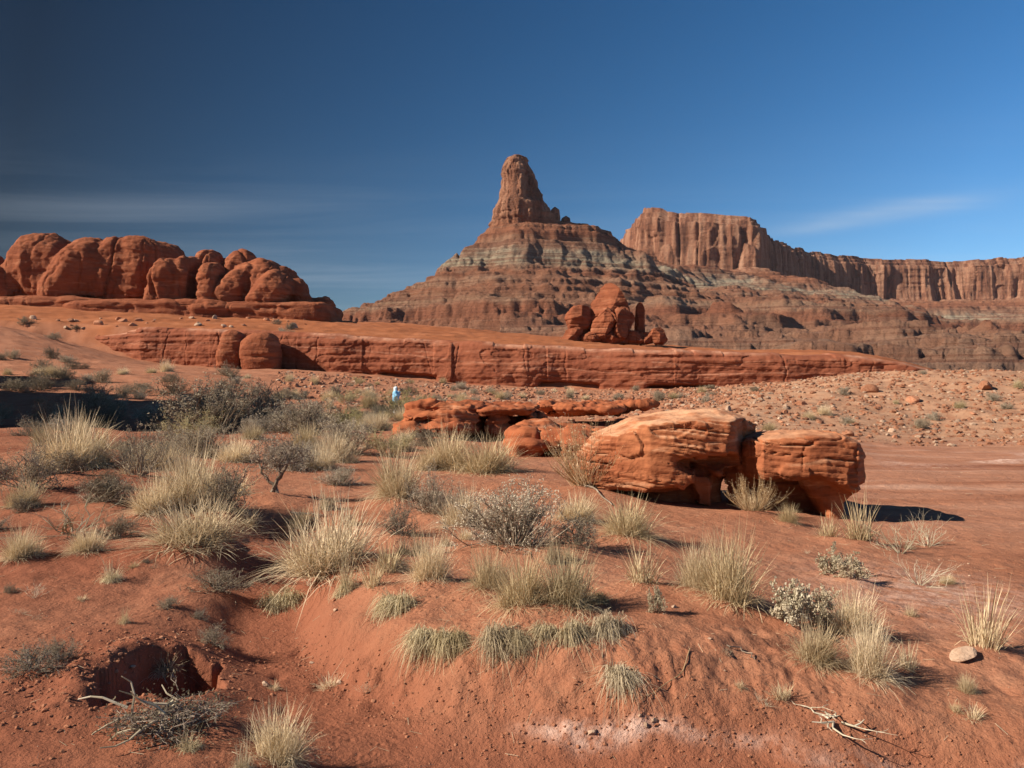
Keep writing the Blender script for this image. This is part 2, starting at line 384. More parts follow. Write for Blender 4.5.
def H(x, y, hum=True):
    x = np.asarray(x, float); y = np.asarray(y, float)
    Yc = np.maximum(np.maximum(y, .3 * np.abs(x)), 1.6); px = np.clip(CX + F * x / Yc, -500, 1600); Yq = np.minimum(Yc, 165)
    z = TF(px, np.minimum(Yq, 118))
    ly = ledge_y(x); b = sstep(.8, 4.5, y - ly)
    if np.any(b > 0): z = z * (1 - b) + TB(px, np.maximum(Yq, 95)) * b
    far = sstep(168, 300, Yc); z = z * (1 - far) + 1.0 * far
    near = 1 - sstep(14, 26, Yc)
    wash = masks(x, y)
    fy = np.interp(x, MFX, MFY); w = np.interp(x, MFX, MW)
    md = (y - fy) / w + .16 * fbm(x * 2.2, y * 2.2, 0, 3, 5)
    mound = sstep(0, 1, md) * .175 * (1 - .75 * sstep(5.4, 9.5, y)) * sstep(-2.4, -1.4, x) * (1 - sstep(.9, 2.6, x))
    bank = np.exp(-((md - .45) / .5) ** 2) * sstep(-1.7, -1.0, x) * (1 - .6 * sstep(1.0, 2.2, x))
    z = z + near * (-.235 * wash + mound - .10 * (1 - sstep(3.2, 4.4, y)) * sstep(-1.6, -.6, x))
    z = z + near * bank * (.020 * ridge(x * 5, y * 2.2, 0, 3, 8) + .040 * fbm(x * 9, y * 8, 0, 5, 9) + .010 * np.round(1.5 * vnoise(x * 4, y * 5, 0, 19)))
    hd = np.hypot((x - HOLE[0]) / .30, (y - HOLE[1]) / .45) + .22 * vnoise(x * 5, y * 5, 0, 21) + .08 * vnoise(x * 16, y * 16, 0, 22)
    z = z - .72 * (1 - sstep(.74, 1.04, hd)) + .05 * np.exp(-((hd - 1.35) / .3) ** 2) * sstep(.1, -.25, x - HOLE[0])
    s = sstep(1.5, 6, Yc)
    z = z + .045 * s * fbm(x * .45, y * .45, 0, 3, 1) * (1 + Yc / 40) + near * (1 - .7 * wash) * (.024 * fbm(x * 1.7, y * 1.7, 0, 4, 2) + .011 * fbm(x * 7, y * 7, 0, 3, 4))
    z = z + near * .018 * (1 - sstep(9, 13, Yc)) * np.maximum(0, ridge(x * 1.2 + y * .5, y * 1.6, 0, 2, 33))  * sstep(0, -1.5, x)
    # footprints in the soft sand of the wash
    vx, vy = x * 2.6 + .6 * vnoise(x, y, 0, 41), y * 2.2; cxi, cyi = np.floor(vx), np.floor(vy)
    jx, jy = .5 + .25 * _h(cxi, cyi, cxi * 0, 7), .5 + .25 * _h(cxi, cyi, cxi * 0, 8); on = _h(cxi, cyi, cxi * 0, 9) > .1
    fd = np.hypot((vx - cxi - jx) * 1.5, vy - cyi - jy)
    z = z - .028 * on * np.exp(-(fd / .19) ** 2) * np.exp(-(dpoly(x, y, CH[5:]) / .55) ** 2)
    deb = sstep(24, 38, y) * sstep(620, 760, px) * (1 - sstep(85, 100, y))
    z = z + deb * (.28 * fbm(x * .35, y * .35, 0, 4, 6) + .14 * ridge(x * .25, y * .9, 0, 3, 16))
    mid = sstep(20, 30, y) * (1 - deb) * (1 - sstep(120, 160, y)); z = z + mid * .16 * fbm(x * .5, y * .5, 0, 4, 10)
    z = z + sstep(112, 135, Yc) * (1 - far) * (.5 * fbm(x * .09, y * .09, 0, 4, 12) + .12 * ridge(x * .3, y * .3, 0, 3, 14))
    if hum:
        for hx, hy, hr, hh in HUM:
            z = z + hh * np.exp(-((x - hx) ** 2 + (y - hy) ** 2) / hr ** 2)
    return z
def hit(px, py, tol=0):
    Y = np.geomspace(2.2, 330, 2600); X = (px - CX) / F * Y
    d = zat(py, Y) - H(X, Y, False); i = np.argmax(d < 0)
    if d[i] >= 0: i = len(Y) - 1
    return X[i], Y[i]
# ------------------------------------------------------------------ the plants one can point to: foot x, foot y, width, height in the photo, kind, label
# kinds: tuft / sparse / droop (grasses), sage / dark / yellow / salt (shrubs), gold (upright stems), tree
PL = [
 (322, 592, 98, 70, 'tuft', 'big pale straw bunchgrass on the left shoulder of the eroded sand bank'),
 (345, 597, 44, 34, 'droop', 'grey-green grass clump against the right foot of the big straw bunchgrass'),
 (286, 645, 52, 48, 'mop', 'thin straggly grass clump hanging down the slope above the sandy wash'),
 (374, 594, 36, 26, 'sparse', 'small thin grass just right of the big straw bunchgrass'),
 (431, 586, 42, 46, 'tuft', 'small upright straw grass casting a short shadow above the hanging row'),
 (402, 636, 52, 46, 'mop', 'drooping grey-green clump at the left start of the row along the bank edge'),
 (428, 664, 44, 38, 'mop', 'lowest hanging clump of the bank-edge row, second from its left end'),
 (452, 662, 38, 34, 'mop', 'rounded hanging clump in the bank-edge row beside a dark notch'),
 (496, 672, 50, 46, 'mop', 'ragged clump at the middle of the bank-edge row over crumbling soil'),
 (517, 664, 34, 34, 'mop', 'narrow hanging clump with a dark shadow on its right in the bank-edge row'),
 (549, 662, 46, 40, 'mop', 'thick drooping clump right of the middle of the bank-edge row'),
 (574, 664, 36, 42, 'mop', 'tall hanging clump near the right end of the bank-edge row'),
 (607, 666, 44, 50, 'mop', 'last drooping clump at the right end of the bank-edge row'),
 (618, 704, 54, 40, 'mop', 'isolated olive clump low on the bank face below the right end of the row'),
 (489, 596, 44, 42, 'tuft', 'pale straw grass at the front left foot of the broad grey shrub'),
 (524, 616, 58, 52, 'tuft', 'dense golden straw clump above the middle of the bank edge'),
 (566, 616, 62, 60, 'tuft', 'tall olive and straw clump with a dark shaded right side above the bank edge'),
 (592, 628, 36, 38, 'mop', 'short shaded clump tucked behind the right end of the bank-edge row'),
 (645, 590, 46, 42, 'sparse', 'thin pale grass on bare sand between the broad grey shrub and the tall straw pair'),
 (700, 598, 44, 52, 'tuft', 'left half of the tall straw pair on open sand before the rocks'),
 (733, 612, 62, 70, 'tuft', 'right and taller half of the straw pair on open sand before the rocks'),
 (657, 616, 16, 26, 'salt', 'tiny white-leaved seedling on bare red sand with a line of shadow'),
 (796, 636, 46, 42, 'salt', 'pale round-leaved saltbush at the left of the right-hand cluster'),
 (826, 630, 40, 34, 'salt', 'smaller pale saltbush in the middle of the right-hand cluster'),
 (861, 644, 46, 46, 'tuft', 'upright straw clump at the back right of the right-hand cluster'),
 (822, 674, 46, 40, 'tuft', 'pale rounded bunchgrass at the front left of the right-hand cluster'),
 (878, 686, 52, 56, 'tuft', 'dark-based straw clump at the front right of the right-hand cluster'),
 (910, 676, 26, 28, 'sparse', 'small wispy tuft right of the dark-based straw clump'),
 (838, 578, 32, 26, 'salt', 'small pale saltbush alone on the sand below the right rock'),
 (856, 584, 28, 20, 'salt', 'low grey saltbush touching the right side of a small pale one below the right rock'),
 (830, 543, 30, 22, 'sparse', 'small thin grass near the foot of the right rock'),
 (868, 548, 50, 44, 'sparse', 'pale wispy grass at the left end of the row behind the right-hand plain edge'),
 (905, 556, 66, 40, 'bare', 'pale leafless branching shrub leaning over the plain edge'),
 (936, 548, 54, 34, 'bare', 'greyish leafless shrub at the right end of the row by the plain edge'),
 (930, 590, 60, 34, 'bare', 'thin bleached twig bush low on the sand below the leafless row'),
 (994, 656, 54, 66, 'sparse', 'tall thin straw grass beside the flat stone near the right edge'),
 (508, 560, 112, 62, 'sage', 'broad silvery grey shrub in the centre of the foreground sand'),
 (577, 556, 56, 30, 'dark', 'low shaded shrub under the right side of the broad silvery shrub'),
 (632, 543, 58, 36, 'tuft', 'straw grass mound with dark foot in front of the large rock'),
 (588, 496, 76, 66, 'gold', 'upright golden-stemmed bush against the left end of the large rock'),
 (758, 518, 48, 34, 'gold', 'straw-coloured bush in the gap between the two rocks'),
 (790, 526, 22, 18, 'tuft', 'tiny straw tuft at the edge of the shade under the right rock'),
 (745, 496, 30, 34, 'twigs', 'bare dark twig bush standing in the gap behind the two rocks'),
 (449, 470, 52, 42, 'tuft', 'left pale grass clump in front of the low layered ledge'),
 (486, 474, 64, 38, 'tuft', 'broad pale grass clump in front of the dark recess of the ledge'),
 (394, 504, 58, 50, 'tuft', 'straw bunchgrass standing behind the grey tufts left of the broad silvery shrub'),
 (436, 520, 48, 44, 'sage', 'small silvery shrub between the straw bunchgrass and the broad silvery shrub'),
 (462, 532, 46, 40, 'tuft', 'straw tuft touching the left side of the broad silvery shrub'),
 (398, 540, 40, 32, 'dark', 'small dark-based shrub above the small upright straw grass'),
 (578, 526, 44, 26, 'tuft', 'low straw tuft behind the right shoulder of the broad silvery shrub'),
 (345, 456, 70, 36, 'sage', 'round grey shrub on the flat left of the layered ledge'),
 (388, 458, 52, 28, 'yellow', 'olive low shrub joined to the right of the round grey shrub'),
 (320, 470, 32, 26, 'tuft', 'small straw tuft at the left foot of the round grey shrub'),
 (270, 503, 66, 62, 'tree', 'tree-like twisted bush with a bare forked trunk'),
 (186, 522, 74, 62, 'tuft', 'large straw grass crown at the heart of the left thicket'),
 (150, 526, 50, 40, 'tuft', 'straw grass at the left of the left thicket'),
 (183, 556, 92, 48, 'tuft', 'low golden grass dome in front of the left thicket with a black shadow below'),
 (222, 524, 52, 44, 'dark', 'dark grey twiggy shrub on the right side of the left thicket'),
 (126, 484, 70, 50, 'twigs', 'grey-brown rounded twiggy shrub between two straw clumps at the left'),
 (58, 470, 66, 56, 'tuft', 'tall straw grass just below the big black shadow at the left'),
 (88, 466, 44, 38, 'tuft', 'shorter straw grass at the right of the tall one below the black shadow'),
 (100, 512, 60, 28, 'dark', 'dark straggly shrub among straw stems at the far left of the thicket'),
 (46, 542, 118, 46, 'bare', 'bleached spreading leafless shrub at the left edge'),
 (14, 500, 66, 42, 'dark', 'dark shrub cut by the left edge below the straw grass'),
 (80, 558, 36, 26, 'tuft', 'small straw tuft in front of the bleached spreading shrub'),
 (14, 564, 40, 30, 'tuft', 'small straw tuft cut by the left edge'),
 (212, 602, 66, 22, 'dark', 'low dark creeping shrub on the shaded bank above the hole'),
 (106, 584, 40, 20, 'droop', 'small withered clump above the hole'),
 (196, 432, 92, 52, 'sage', 'large dusty grey shrub at the right end of the big black shadow'),
 (188, 447, 54, 36, 'yellow', 'yellow-green bush in front of the large dusty grey shrub'),
 (255, 428, 56, 42, 'dark', 'dark shrub in the shade right of the large dusty grey shrub'),
 (298, 434, 72, 36, 'sage', 'wide grey shrub in front of the person, left of the round grey one'),
 (399, 417, 40, 25, 'yellow', 'olive bush hiding the legs of the person'),
 (270, 772, 62, 54, 'tuft', 'straw bunchgrass with fine upright stalks at the bottom edge'),
 (240, 772, 40, 26, 'droop', 'withered low grass at the left foot of the bottom-edge bunchgrass'),
 (22, 684, 60, 24, 'dark', 'low dark shrub left of the hole at the left edge'),
 (184, 754, 44, 18, 'droop', 'small dry cushion plant below the brush heap'),
 (60, 480, 40, 24, 'dark', 'small dark shrub at the foot of the tall straw grass'),
 (232, 462, 40, 26, 'tuft', 'straw tuft in front of the yellow-green bush'),
]
EX = []                                              # background plants drawn by chance: one group each
rs = np.random.RandomState(11)
def scatter(n, x0, x1, y0, y1, kinds, w, group, label, cat):
    k = 0
    while k < n:
        px, py = rs.uniform(x0, x1), rs.uniform(y0, y1)
        EX.append((px, py, rs.uniform(*w) , kinds[rs.randint(len(kinds))], group, label, cat)); k += 1
scatter(36, -40, 250, 358, 384, ('sage', 'sage', 'dark', 'tuft'), (.9, 1.9), 'shrubs on the far left flat', 'dusty grey shrub on the far left flat above the big black shadow', 'shrub')
scatter(26, -40, 290, 388, 428, ('sage', 'dark', 'dark'), (1.0, 2.2), 'shrubs in the black shadow', 'low shrub standing inside or just behind the big black shadow', 'shrub')
scatter(46, 270, 470, 380, 432, ('sage', 'tuft', 'yellow', 'tuft'), (.6, 1.5), 'shrubs round the person', 'small grey or olive shrub on the flat around the person', 'shrub')
scatter(46, -30, 440, 396, 470, ('sage', 'tuft', 'dark', 'tuft'), (.45, 1.1), 'clumps of the middle left flat', 'shrub or grass clump on the crowded middle part of the left flat', 'shrub')
scatter(34, -30, 430, 386, 462, ('dark', 'sage', 'dark'), (.6, 1.3), 'scrub of the middle left flat', 'dark or grey scrub bush on the crowded middle part of the left flat', 'shrub')
scatter(34, 440, 720, 388, 404, ('sage', 'tuft'), (.5, 1.1), 'tufts below the long ledge', 'tiny grey tuft on the stony flat below the long ledge', 'shrub')
scatter(22, 700, 1030, 374, 440, ('sage', 'sage', 'tuft'), (.4, .9), 'tufts on the rubble hill', 'small grey-green tuft among the stones of the rubble hill', 'shrub')
scatter(8, 20, 320, 322, 350, ('sage', 'dark'), (1.2, 2.2), 'shrubs below the domes', 'lone shrub on the orange slope below the red domes', 'shrub')
scatter(30, -30, 430, 440, 545, ('tuft', 'sage', 'sparse', 'dark', 'droop'), (.3, .7), 'small plants of the left flat', 'small plant scattered between the larger clumps of the left flat', 'small plant')
scatter(16, 380, 640, 500, 580, ('sparse', 'tuft', 'droop'), (.18, .36), 'small tufts round the grey shrub', 'small thin tuft scattered around the broad silvery shrub', 'grass')
scatter(26, -20, 420, 560, 720, ('sparse', 'droop', 'dark', 'bare'), (.10, .24), 'withered bits round the hole', 'tiny withered plant on the dark soil around the hole and wash', 'small plant')
scatter(16, 640, 1010, 540, 720, ('sparse', 'tuft', 'bare'), (.08, .18), 'tiny tufts on the right sand', 'tiny dry tuft on the open sand at the right', 'grass')
PLH = []
for q in PL:
    X, Y = hit(q[0], min(q[1], 760)) if q[1] <= 760 else (lambda Y: ((q[0] - CX) / F * Y, Y))(hit(q[0], 760)[1] - (q[1] - 760) * .012)
    PLH.append((X, Y)); wm = q[2] / F * Y
    if Y < 14 and q[4] not in ('droop', 'bare', 'mop'): HUM.append((X, Y + .1 * wm, max(.16, wm * .62), min(.11, wm * .13)))
EXH = [hit(q[0], q[1]) for q in EX]

# ------------------------------------------------------------------ the ground: one sheet, fine in front of the camera, out to the horizon
tanv = np.concatenate([np.linspace(-.86, .86, 720)])
ang = np.concatenate([np.linspace(-math.pi, math.atan(-.87), 26)[:-1], np.arctan(tanv), np.linspace(math.atan(.87), math.pi, 26)[1:-1]])
rad = np.concatenate([[.05, .5, 1.2, 2.0, 2.6], np.geomspace(3.0, 14, 430)[:], np.geomspace(14, 60, 300)[1:], np.geomspace(60, 190, 190)[1:], [220, 260, 320, 420, 600, 900, 1500, 2600, 4000]])
A, RR = np.meshgrid(ang, rad, indexing='ij')
gx, gy = RR * np.sin(A), RR * np.cos(A)
inv = np.abs(A) < math.atan(.9)
gx, gy = np.where(inv, np.tan(np.where(inv, A, 0)) * RR, gx), np.where(inv, RR, gy)    # rows of equal depth in front
gz = H(gx.ravel(), gy.ravel())
V = np.stack([gx.ravel(), gy.ravel(), gz], 1)
gxr, gyr = V[:, 0], V[:, 1]
Yc = np.maximum(np.maximum(gyr, .3 * np.abs(gxr)), 1.6); gpx = CX + F * gxr / Yc
wob = fbm(gxr * .25, gyr * .25, 0, 3, 60)
a_wash = masks(gxr, gyr) * (1 - sstep(10, 14, Yc))
a_plain = sstep(8.5, 12.5, gyr + 2.5 * wob) * sstep(790, 890, gpx + 60 * wob + 8 * (gyr - 12)) * (1 - sstep(26, 34, gyr + 5 * wob))
a_deb = sstep(24, 30, gyr + 3 * wob) * sstep(600, 760, gpx + 60 * wob) * (1 - .8 * sstep(88, 97, gyr))
a_deb = np.maximum(a_deb, .35 * sstep(45, 70, gyr) * sstep(300, 480, gpx) * (1 - sstep(92, 98, gyr)))
a_silt = sstep(90, -110, gpx - 250 + 90 * wob) * (1 - sstep(18, 40, gyr)) * (.62 + .55 * vnoise(gxr * .8, gyr * .8, 0, 81))
a_bench = sstep(-1, 6, gyr - ledge_y(gxr) + 4 * wob)
mdn = (gyr - np.interp(gxr, MFX, MFY)) / np.interp(gxr, MFX, MW)
mdm = gyr - np.interp(gxr, MFX, MFY)
band = np.exp(-((mdm + .02 + .09 * vnoise(gxr * 2.6, gyr * 3, 0, 71)) / .045) ** 2) * sstep(-.1, .25, gxr) * (1 - sstep(.75, 1.1, gxr) * .55) * (1 - sstep(5, 6, gyr)) * (1 - sstep(3.2, 4.2, gxr))
a_salt = .75 * band
a_salt = np.maximum(a_salt, 1.0 * np.exp(-((gyr - 21.5 - 1.2 * wob) / 1.5) ** 2) * sstep(860, 930, gpx) * sstep(-.25, .15, vnoise(gxr * .45, gyr * .9, 0, 75)))
a_salt = np.maximum(a_salt, .55 * np.exp(-((gyr - 6.9) / 1.0) ** 2) * np.exp(-((gxr - 3.6) / .9) ** 2))
a_salt = np.maximum(a_salt, .5 * np.exp(-((gxr + 3.05) / .5) ** 2 - ((gyr - 4.75 - .25 * (gxr + 3)) / .05) ** 2))
gq = grid_quads(len(ang), len(rad), True)
ground = link('ground', mesh_np('ground', V, gq[:, ::-1], True, dict(wash=a_wash, plain=a_plain, debris=a_deb, bench=a_bench, salt=a_salt, silt=np.clip(a_silt, 0, 1))), M['ground'])
tag(ground, kind='structure')
# ------------------------------------------------------------------ far rocks: butte, mesa
RNG = np.random.RandomState(5)
beds = []
zz = 0.0
while zz < 200:                                     # alternate soft slopes and hard ledges, the same beds in butte and mesa
    soft, hard = RNG.uniform(3.5, 8), RNG.uniform(2.0, 5.0)
    if 124 < zz < 142: soft, hard = 12, .8
    if 142 < zz < 160: soft, hard = 2.0, 9.0
    if 160 < zz < 172: soft, hard = 7, 2.5
    if zz < 62 and zz > 44: soft, hard = 2, 13
    beds.append((zz, soft, hard)); zz += soft + hard
raw, act = [0.0], [0.0]
for z0, so, ha in beds:
    tot = so + ha; rs_ = so * 1.0 + ha * .08
    k = tot / rs_
    raw.append(raw[-1] + so * k); act.append(act[-1] + so)
    raw.append(raw[-1] + ha * .08 * k); act.append(act[-1] + ha)
raw, act = np.array(raw), np.array(act)
def terrace(z): return np.where(z > 0, np.interp(z, raw, act), z)

def apron(X, Y, d, prof_d, prof_z, seed):
    n1 = fbm(X / 70, Y / 70, 0, 5, seed); g = ridge(X / 38, Y / 38, 0, 3, seed + 3)
    dd = d * (1 + .20 * n1) + 8 * g * sstep(15, 80, d) + 9 * n1
    dd = dd + (3.4 * fbm(X / 11, Y / 11, 0, 4, seed + 21) + 3.0 * ridge(X / 16, Y / 16, 0, 2, seed + 23)) * sstep(20, 50, d)
    z = np.interp(np.maximum(dd, 0), prof_d, prof_z)
    zr = z + 2.2 * fbm(X / 34, Y / 34, 0, 5, seed + 9)
    zt = terrace(zr) + .7 * np.round(1.3 * vnoise(X / 9, Y / 9, zr / 5, seed + 31)) * sstep(10, 30, d); b = sstep(2, 12, z)
    return zt * b + z * (1 - b) + .9 * fbm(X / 4.5, Y / 4.5, 0, 3, seed + 5)

SPX, SPY = 14.0, 900.0
# butte apron: distance from the spire and from the crest that runs back to the mesa
xs = np.arange(-310, 330, 1.15); ys = np.concatenate([np.arange(560, 680, 3), np.arange(680, 940, 1.15), np.arange(940, 1330, 3.)])
Xb, Yb = np.meshgrid(xs, ys, indexing='ij')
crest = np.array([(SPX, SPY), (72, 925), (131, 1050), (196, 1250)])
db = dpoly(Xb, Yb, crest)
Zb = apron(Xb, Yb, db, [0, 22, 34, 51, 71, 88, 109, 146, 177, 195, 235, 300, 400], [182, 181, 179, 163, 148, 132, 116, 95, 76, 60, 42, 18, -12], 101)
Zb = np.maximum(Zb, -15)
butte = empty('butte', (SPX, SPY, 0), 'steep banded red butte crowned by a single tall rock spire', 'butte')
world_obj('talus_slope', np.stack([Xb.ravel(), Yb.ravel(), Zb.ravel()], 1), grid_quads(len(xs), len(ys)), M['strata'], None, butte)
# spire: left and right edge read at each height
ypx = np.array([155.5, 157, 160, 165, 172, 174, 180, 190, 200, 207, 213, 214.5, 220, 221.5, 227, 229, 233, 240, 252])
lef = np.array([513, 509, 506, 504.5, 503.5, 503, 503.5, 503, 501.5, 499.5, 497.5, 497, 494.5, 493.5, 490, 488.5, 485, 478, 468])
rig = np.array([520, 523, 526, 528, 531, 534.5, 537, 539, 541, 544, 546, 552, 554, 561, 564, 571, 573, 579, 590])
zs = np.linspace(zat(252, 900), zat(155.2, 900), 150); yy = CY - (zs - EYE) / 900 * F
xl = (np.interp(yy, ypx, lef) - CX) / F * 900; xr = (np.interp(yy, ypx, rig) - CX) / F * 900
th = np.linspace(0, 2 * np.pi, 260, endpoint=False)
T, Zs = np.meshgrid(th, zs, indexing='ij')
c, s = np.cos(T), np.sin(T)
def sgp(v, e): return np.sign(v) * np.abs(v) ** e
cxv, hw = (xl + xr) / 2, (xr - xl) / 2
Xs = cxv[None] + hw[None] * (sgp(c, 1.2) - .16 * np.clip(-s, 0, 1) * (1 - np.abs(c))); Ys = SPY + np.minimum(hw, 26)[None] * 1.1 * sgp(s, 1.2) + .15 * hw[None]
fl = ridge(Xs / 13, Ys / 13, Zs / 80, 3, 31) * 4.2 + np.round(1.7 * vnoise(Xs / 9, Ys / 9, Zs / 24, 38)) * 1.8 + fbm(Xs / 5, Ys / 5, Zs / 12, 4, 37) * 2.4 + ridge(Xs / 30, Ys / 30, Zs / 60, 2, 33) * 2.2
lay = vnoise(Zs / 4.5, Xs / 60, Ys / 60, 39) * 1.1
rr = np.hypot(Xs - cxv[None], Ys - SPY) + 1e-6; sc = 1 + (fl + lay) * np.minimum(1, hw / 8)[None] / rr * .9
Xs = cxv[None] + (Xs - cxv[None]) * sc; Ys = SPY + (Ys - SPY) * sc
Vs = np.stack([Xs.ravel(), Ys.ravel(), Zs.ravel()], 1); qs = grid_quads(260, 150, True)
top = np.array([[cxv[-1], SPY, zs[-1] + 1.0]]); n0 = len(Vs); Vs = np.concatenate([Vs, top])
i = np.arange(0, 260, 2); capq = np.stack([i * 150 + 149, ((i + 1) % 260) * 150 + 149, ((i + 2) % 260) * 150 + 149, np.full(130, n0)], 1)
world_obj('spire', Vs, np.concatenate([qs, capq]), M['strata'], None, butte)
# broken remnants of the same cliff on the crest right of the spire
def crag(px, py0, py1, Y, wpx, seed, parent, name='crag', mat='strata', depth=1.0):
    b = at(px, py1, Y); hgt = (py1 - py0) / F * Y; w = wpx / F * Y / 2
    t = np.linspace(0, 2 * np.pi, 60, endpoint=False); v = np.linspace(0, 1, 40)
    Tt, Vv = np.meshgrid(t, v, indexing='ij')
    prof = np.interp(Vv, [0, .15, .75, .92, 1], [1.15, 1.0, .78, .6, .12])
    x = w * prof * sgp(np.cos(Tt), .7); y = w * depth * prof * sgp(np.sin(Tt), .7); z = hgt * Vv
    k = 1 + .22 * fbm((x + b[0]) / w * 1.2, (y + b[1]) / w * 1.2, z / w * .5, 4, seed) + .16 * ridge(x / w * 1.5 + seed, y / w * 1.5, z / w * .3, 2, seed)
    V_ = np.stack([b[0] + x * k, b[1] + y * k, b[2] + z - hgt * .2], -1)
    V_[..., 2] += hgt * .2 * Vv
    return world_obj(name, V_.reshape(-1, 3), grid_quads(60, 40, True), M[mat], None, parent)
for q in ((566, 216, 242, 910, 12, 1), (577, 226, 248, 920, 9, 2), (555, 207, 240, 905, 12, 3), (590, 241, 252, 960, 16, 4), (607, 246, 256, 1040, 18, 5)): crag(*q, butte)

# mesa: cliff along its rim, talus below it
rim_px = [(640, 207.5, 1395), (690, 212, 1365), (755, 215.5, 1330), (768, 233, 1480), (781, 240, 1600), (808, 249, 1740), (867, 258, 1800), (959, 261, 1790), (1030, 256, 1760), (1300, 250, 1640), (1700, 250, 1500)]
rimP = np.array([((p - CX) / F * Y, Y) for p, y, Y in rim_px]); rimZ = np.array([zat(y, Y) for p, y, Y in rim_px])
rimP = np.concatenate([[(rimP[0, 0] + 60, 2300), (rimP[0, 0] + 12, 1700)], rimP]); rimZ = np.concatenate([[rimZ[0], rimZ[0]], rimZ])
mesa = empty('mesa', (330, 1400, 0), 'long flat-topped mesa with fluted cliffs receding to the right of the spire', 'mesa')
seg = np.hypot(*np.diff(rimP, axis=0).T); cum = np.concatenate([[0], np.cumsum(seg)])
su = np.arange(0, cum[-1], 2.2); rx, ry, rz = (np.interp(su, cum, v) for v in (rimP[:, 0], rimP[:, 1], rimZ))
ker = np.ones(13) / 13
sm = lambda v: np.convolve(np.pad(v, 6, 'edge'), ker, 'valid')
rx, ry = sm(rx), sm(ry)
tx, ty = np.gradient(rx), np.gradient(ry); ln = np.hypot(tx, ty); nx, ny = ty / ln, -tx / ln      # outward (toward the camera side)
vv = np.concatenate([np.linspace(0, .86, 80), np.linspace(.87, 1, 26)]); 
Uu, Vv = np.meshgrid(np.arange(len(su)), vv, indexing='ij')
zb = 168.0
rz2 = rz + 3.5 * fbm(su / 40, 0, 0, 4, 51) + 2.0 * np.round(vnoise(su / 26, 0, 0, 52) * 1.5)
Zm = zb + (rz2[Uu] - zb) * Vv
off = np.interp(Vv, [0, .25, .8, .86, .875, .93, .94, 1], [15, 7, 1.5, 0, -3.5, -5, -9, -11])
px_, py_ = rx[Uu], ry[Uu]
mod = .35 + .9 * sstep(-.3, .4, vnoise(px_ / 60, py_ / 60, Zm / 90, 68))
flu = -7.0 * np.exp(-(vnoise(px_ / 34, py_ / 34, Zm / 500, 70) / .06) ** 2) + ridge(px_ / 27, py_ / 27, Zm / 330, 2, 61) * 6.5 * mod + ridge(px_ / 11, py_ / 11, Zm / 220, 2, 64) * 2.6 + ridge(px_ / 75, py_ / 75, Zm / 260, 2, 63) * 8 + np.round(1.6 * vnoise(px_ / 30, py_ / 30, Zm / 160, 69)) * 3.0 + fbm(px_ / 8, py_ / 8, Zm / 22, 4, 65) * 2.2 + vnoise(px_ / 50, py_ / 50, Zm / 5, 67) * .9
alc = np.zeros_like(Vv)
off = off + flu * np.where(Vv < .865, 1, .55) 
Xm, Ym = px_ + nx[Uu] * off, py_ + ny[Uu] * off
# flat cap going back from the rim
rows = [np.stack([Xm, Ym, Zm], -1)]
for b_, dz in ((14, .3), (30, 1.0), (70, 1.5)): rows.append(np.stack([Xm[:, -1] + .25 * b_, Ym[:, -1] + b_, Zm[:, -1] - dz], -1)[:, None])
Vm = np.concatenate(rows, 1); nvv = Vm.shape[1]
world_obj('cliff', Vm.reshape(-1, 3), grid_quads(len(su), nvv), M['strata'], None, mesa)
tq = np.linspace((500 - CX) / F, (1230 - CX) / F, 640); yq = np.concatenate([np.arange(190, 1000, 6), np.arange(1000, 1900, 2.8)])
Tq, Yq = np.meshgrid(tq, yq, indexing='ij'); Xq = Tq * Yq
dm = dpoly(Xq, Yq, rimP)
dm = np.minimum(dm, 70 + dpoly(Xq, Yq, np.array([(150, 1085), (262, 1165), (350, 1240), (440, 1330)])))
poly = np.concatenate([rimP, [(4000, 1500), (4000, 4000), (rimP[0, 0], 4000)]])
ins = np.zeros(Xq.shape, bool)
for a, b in zip(poly, np.roll(poly, -1, 0)):
    cnd = ((a[1] > Yq) != (b[1] > Yq)) & (Xq < (b[0] - a[0]) * (Yq - a[1]) / (b[1] - a[1] + 1e-12) + a[0]); ins ^= cnd
Zq = apron(Xq, Yq, np.where(ins, 0, dm), [0, 14, 60, 125, 145, 190, 290, 410, 560, 680, 800, 900], [196, 190, 177, 161, 145, 128, 96, 72, 44, 22, 6, -4], 131)
tal = 7 * np.maximum(0, fbm(Xq / 45, Yq / 45, 0, 3, 140)) * (1 - sstep(20, 60, dm))
Zq = Zq + np.where(ins, 0, tal)
world_obj('talus_slope', np.stack([Xq.ravel(), Yq.ravel(), Zq.ravel()], 1), grid_quads(len(tq), len(yq)), M['strata'], None, mesa)

# ------------------------------------------------------------------ the long ledge across the middle
lp = [(96, 124, 340, 336), (128, 120, 352, 331), (140, 118, 361, 329), (200, 115.5, 364, 328.5), (300, 112, 371, 332.5), (380, 109, 377, 338), (450, 106, 383, 342.5), (540, 103.5, 387, 346), (620, 101, 390, 349), (700, 99.3, 390, 351.5), (760, 98, 387, 352), (830, 97, 388, 354.5), (880, 96, 390, 357.5), (905, 95.5, 391, 361), (930, 95.3, 392, 368), (950, 95.2, 393, 378)]
lpx = np.array([(p - CX) / F * Y for p, Y, b, t in lp]); lpy = np.array([q[1] for q in lp]); lzb = np.array([zat(q[2], q[1]) for q in lp]); lzt = np.array([zat(q[3], q[1]) for q in lp])
ux = np.arange(lpx[0], lpx[-1], .10); uy = np.interp(ux, lpx, lpy); zt_ = np.interp(ux, lpx, lzt); zb_ = np.interp(ux, lpx, lzb)
uy = uy + .9 * fbm(ux / 9, 0, 0, 3, 201); zt_ = zt_ + .34 * fbm(ux / 5, 0, 0, 4, 202) + .18 * np.round(1.4 * vnoise(ux / 6, 0, 0, 203))
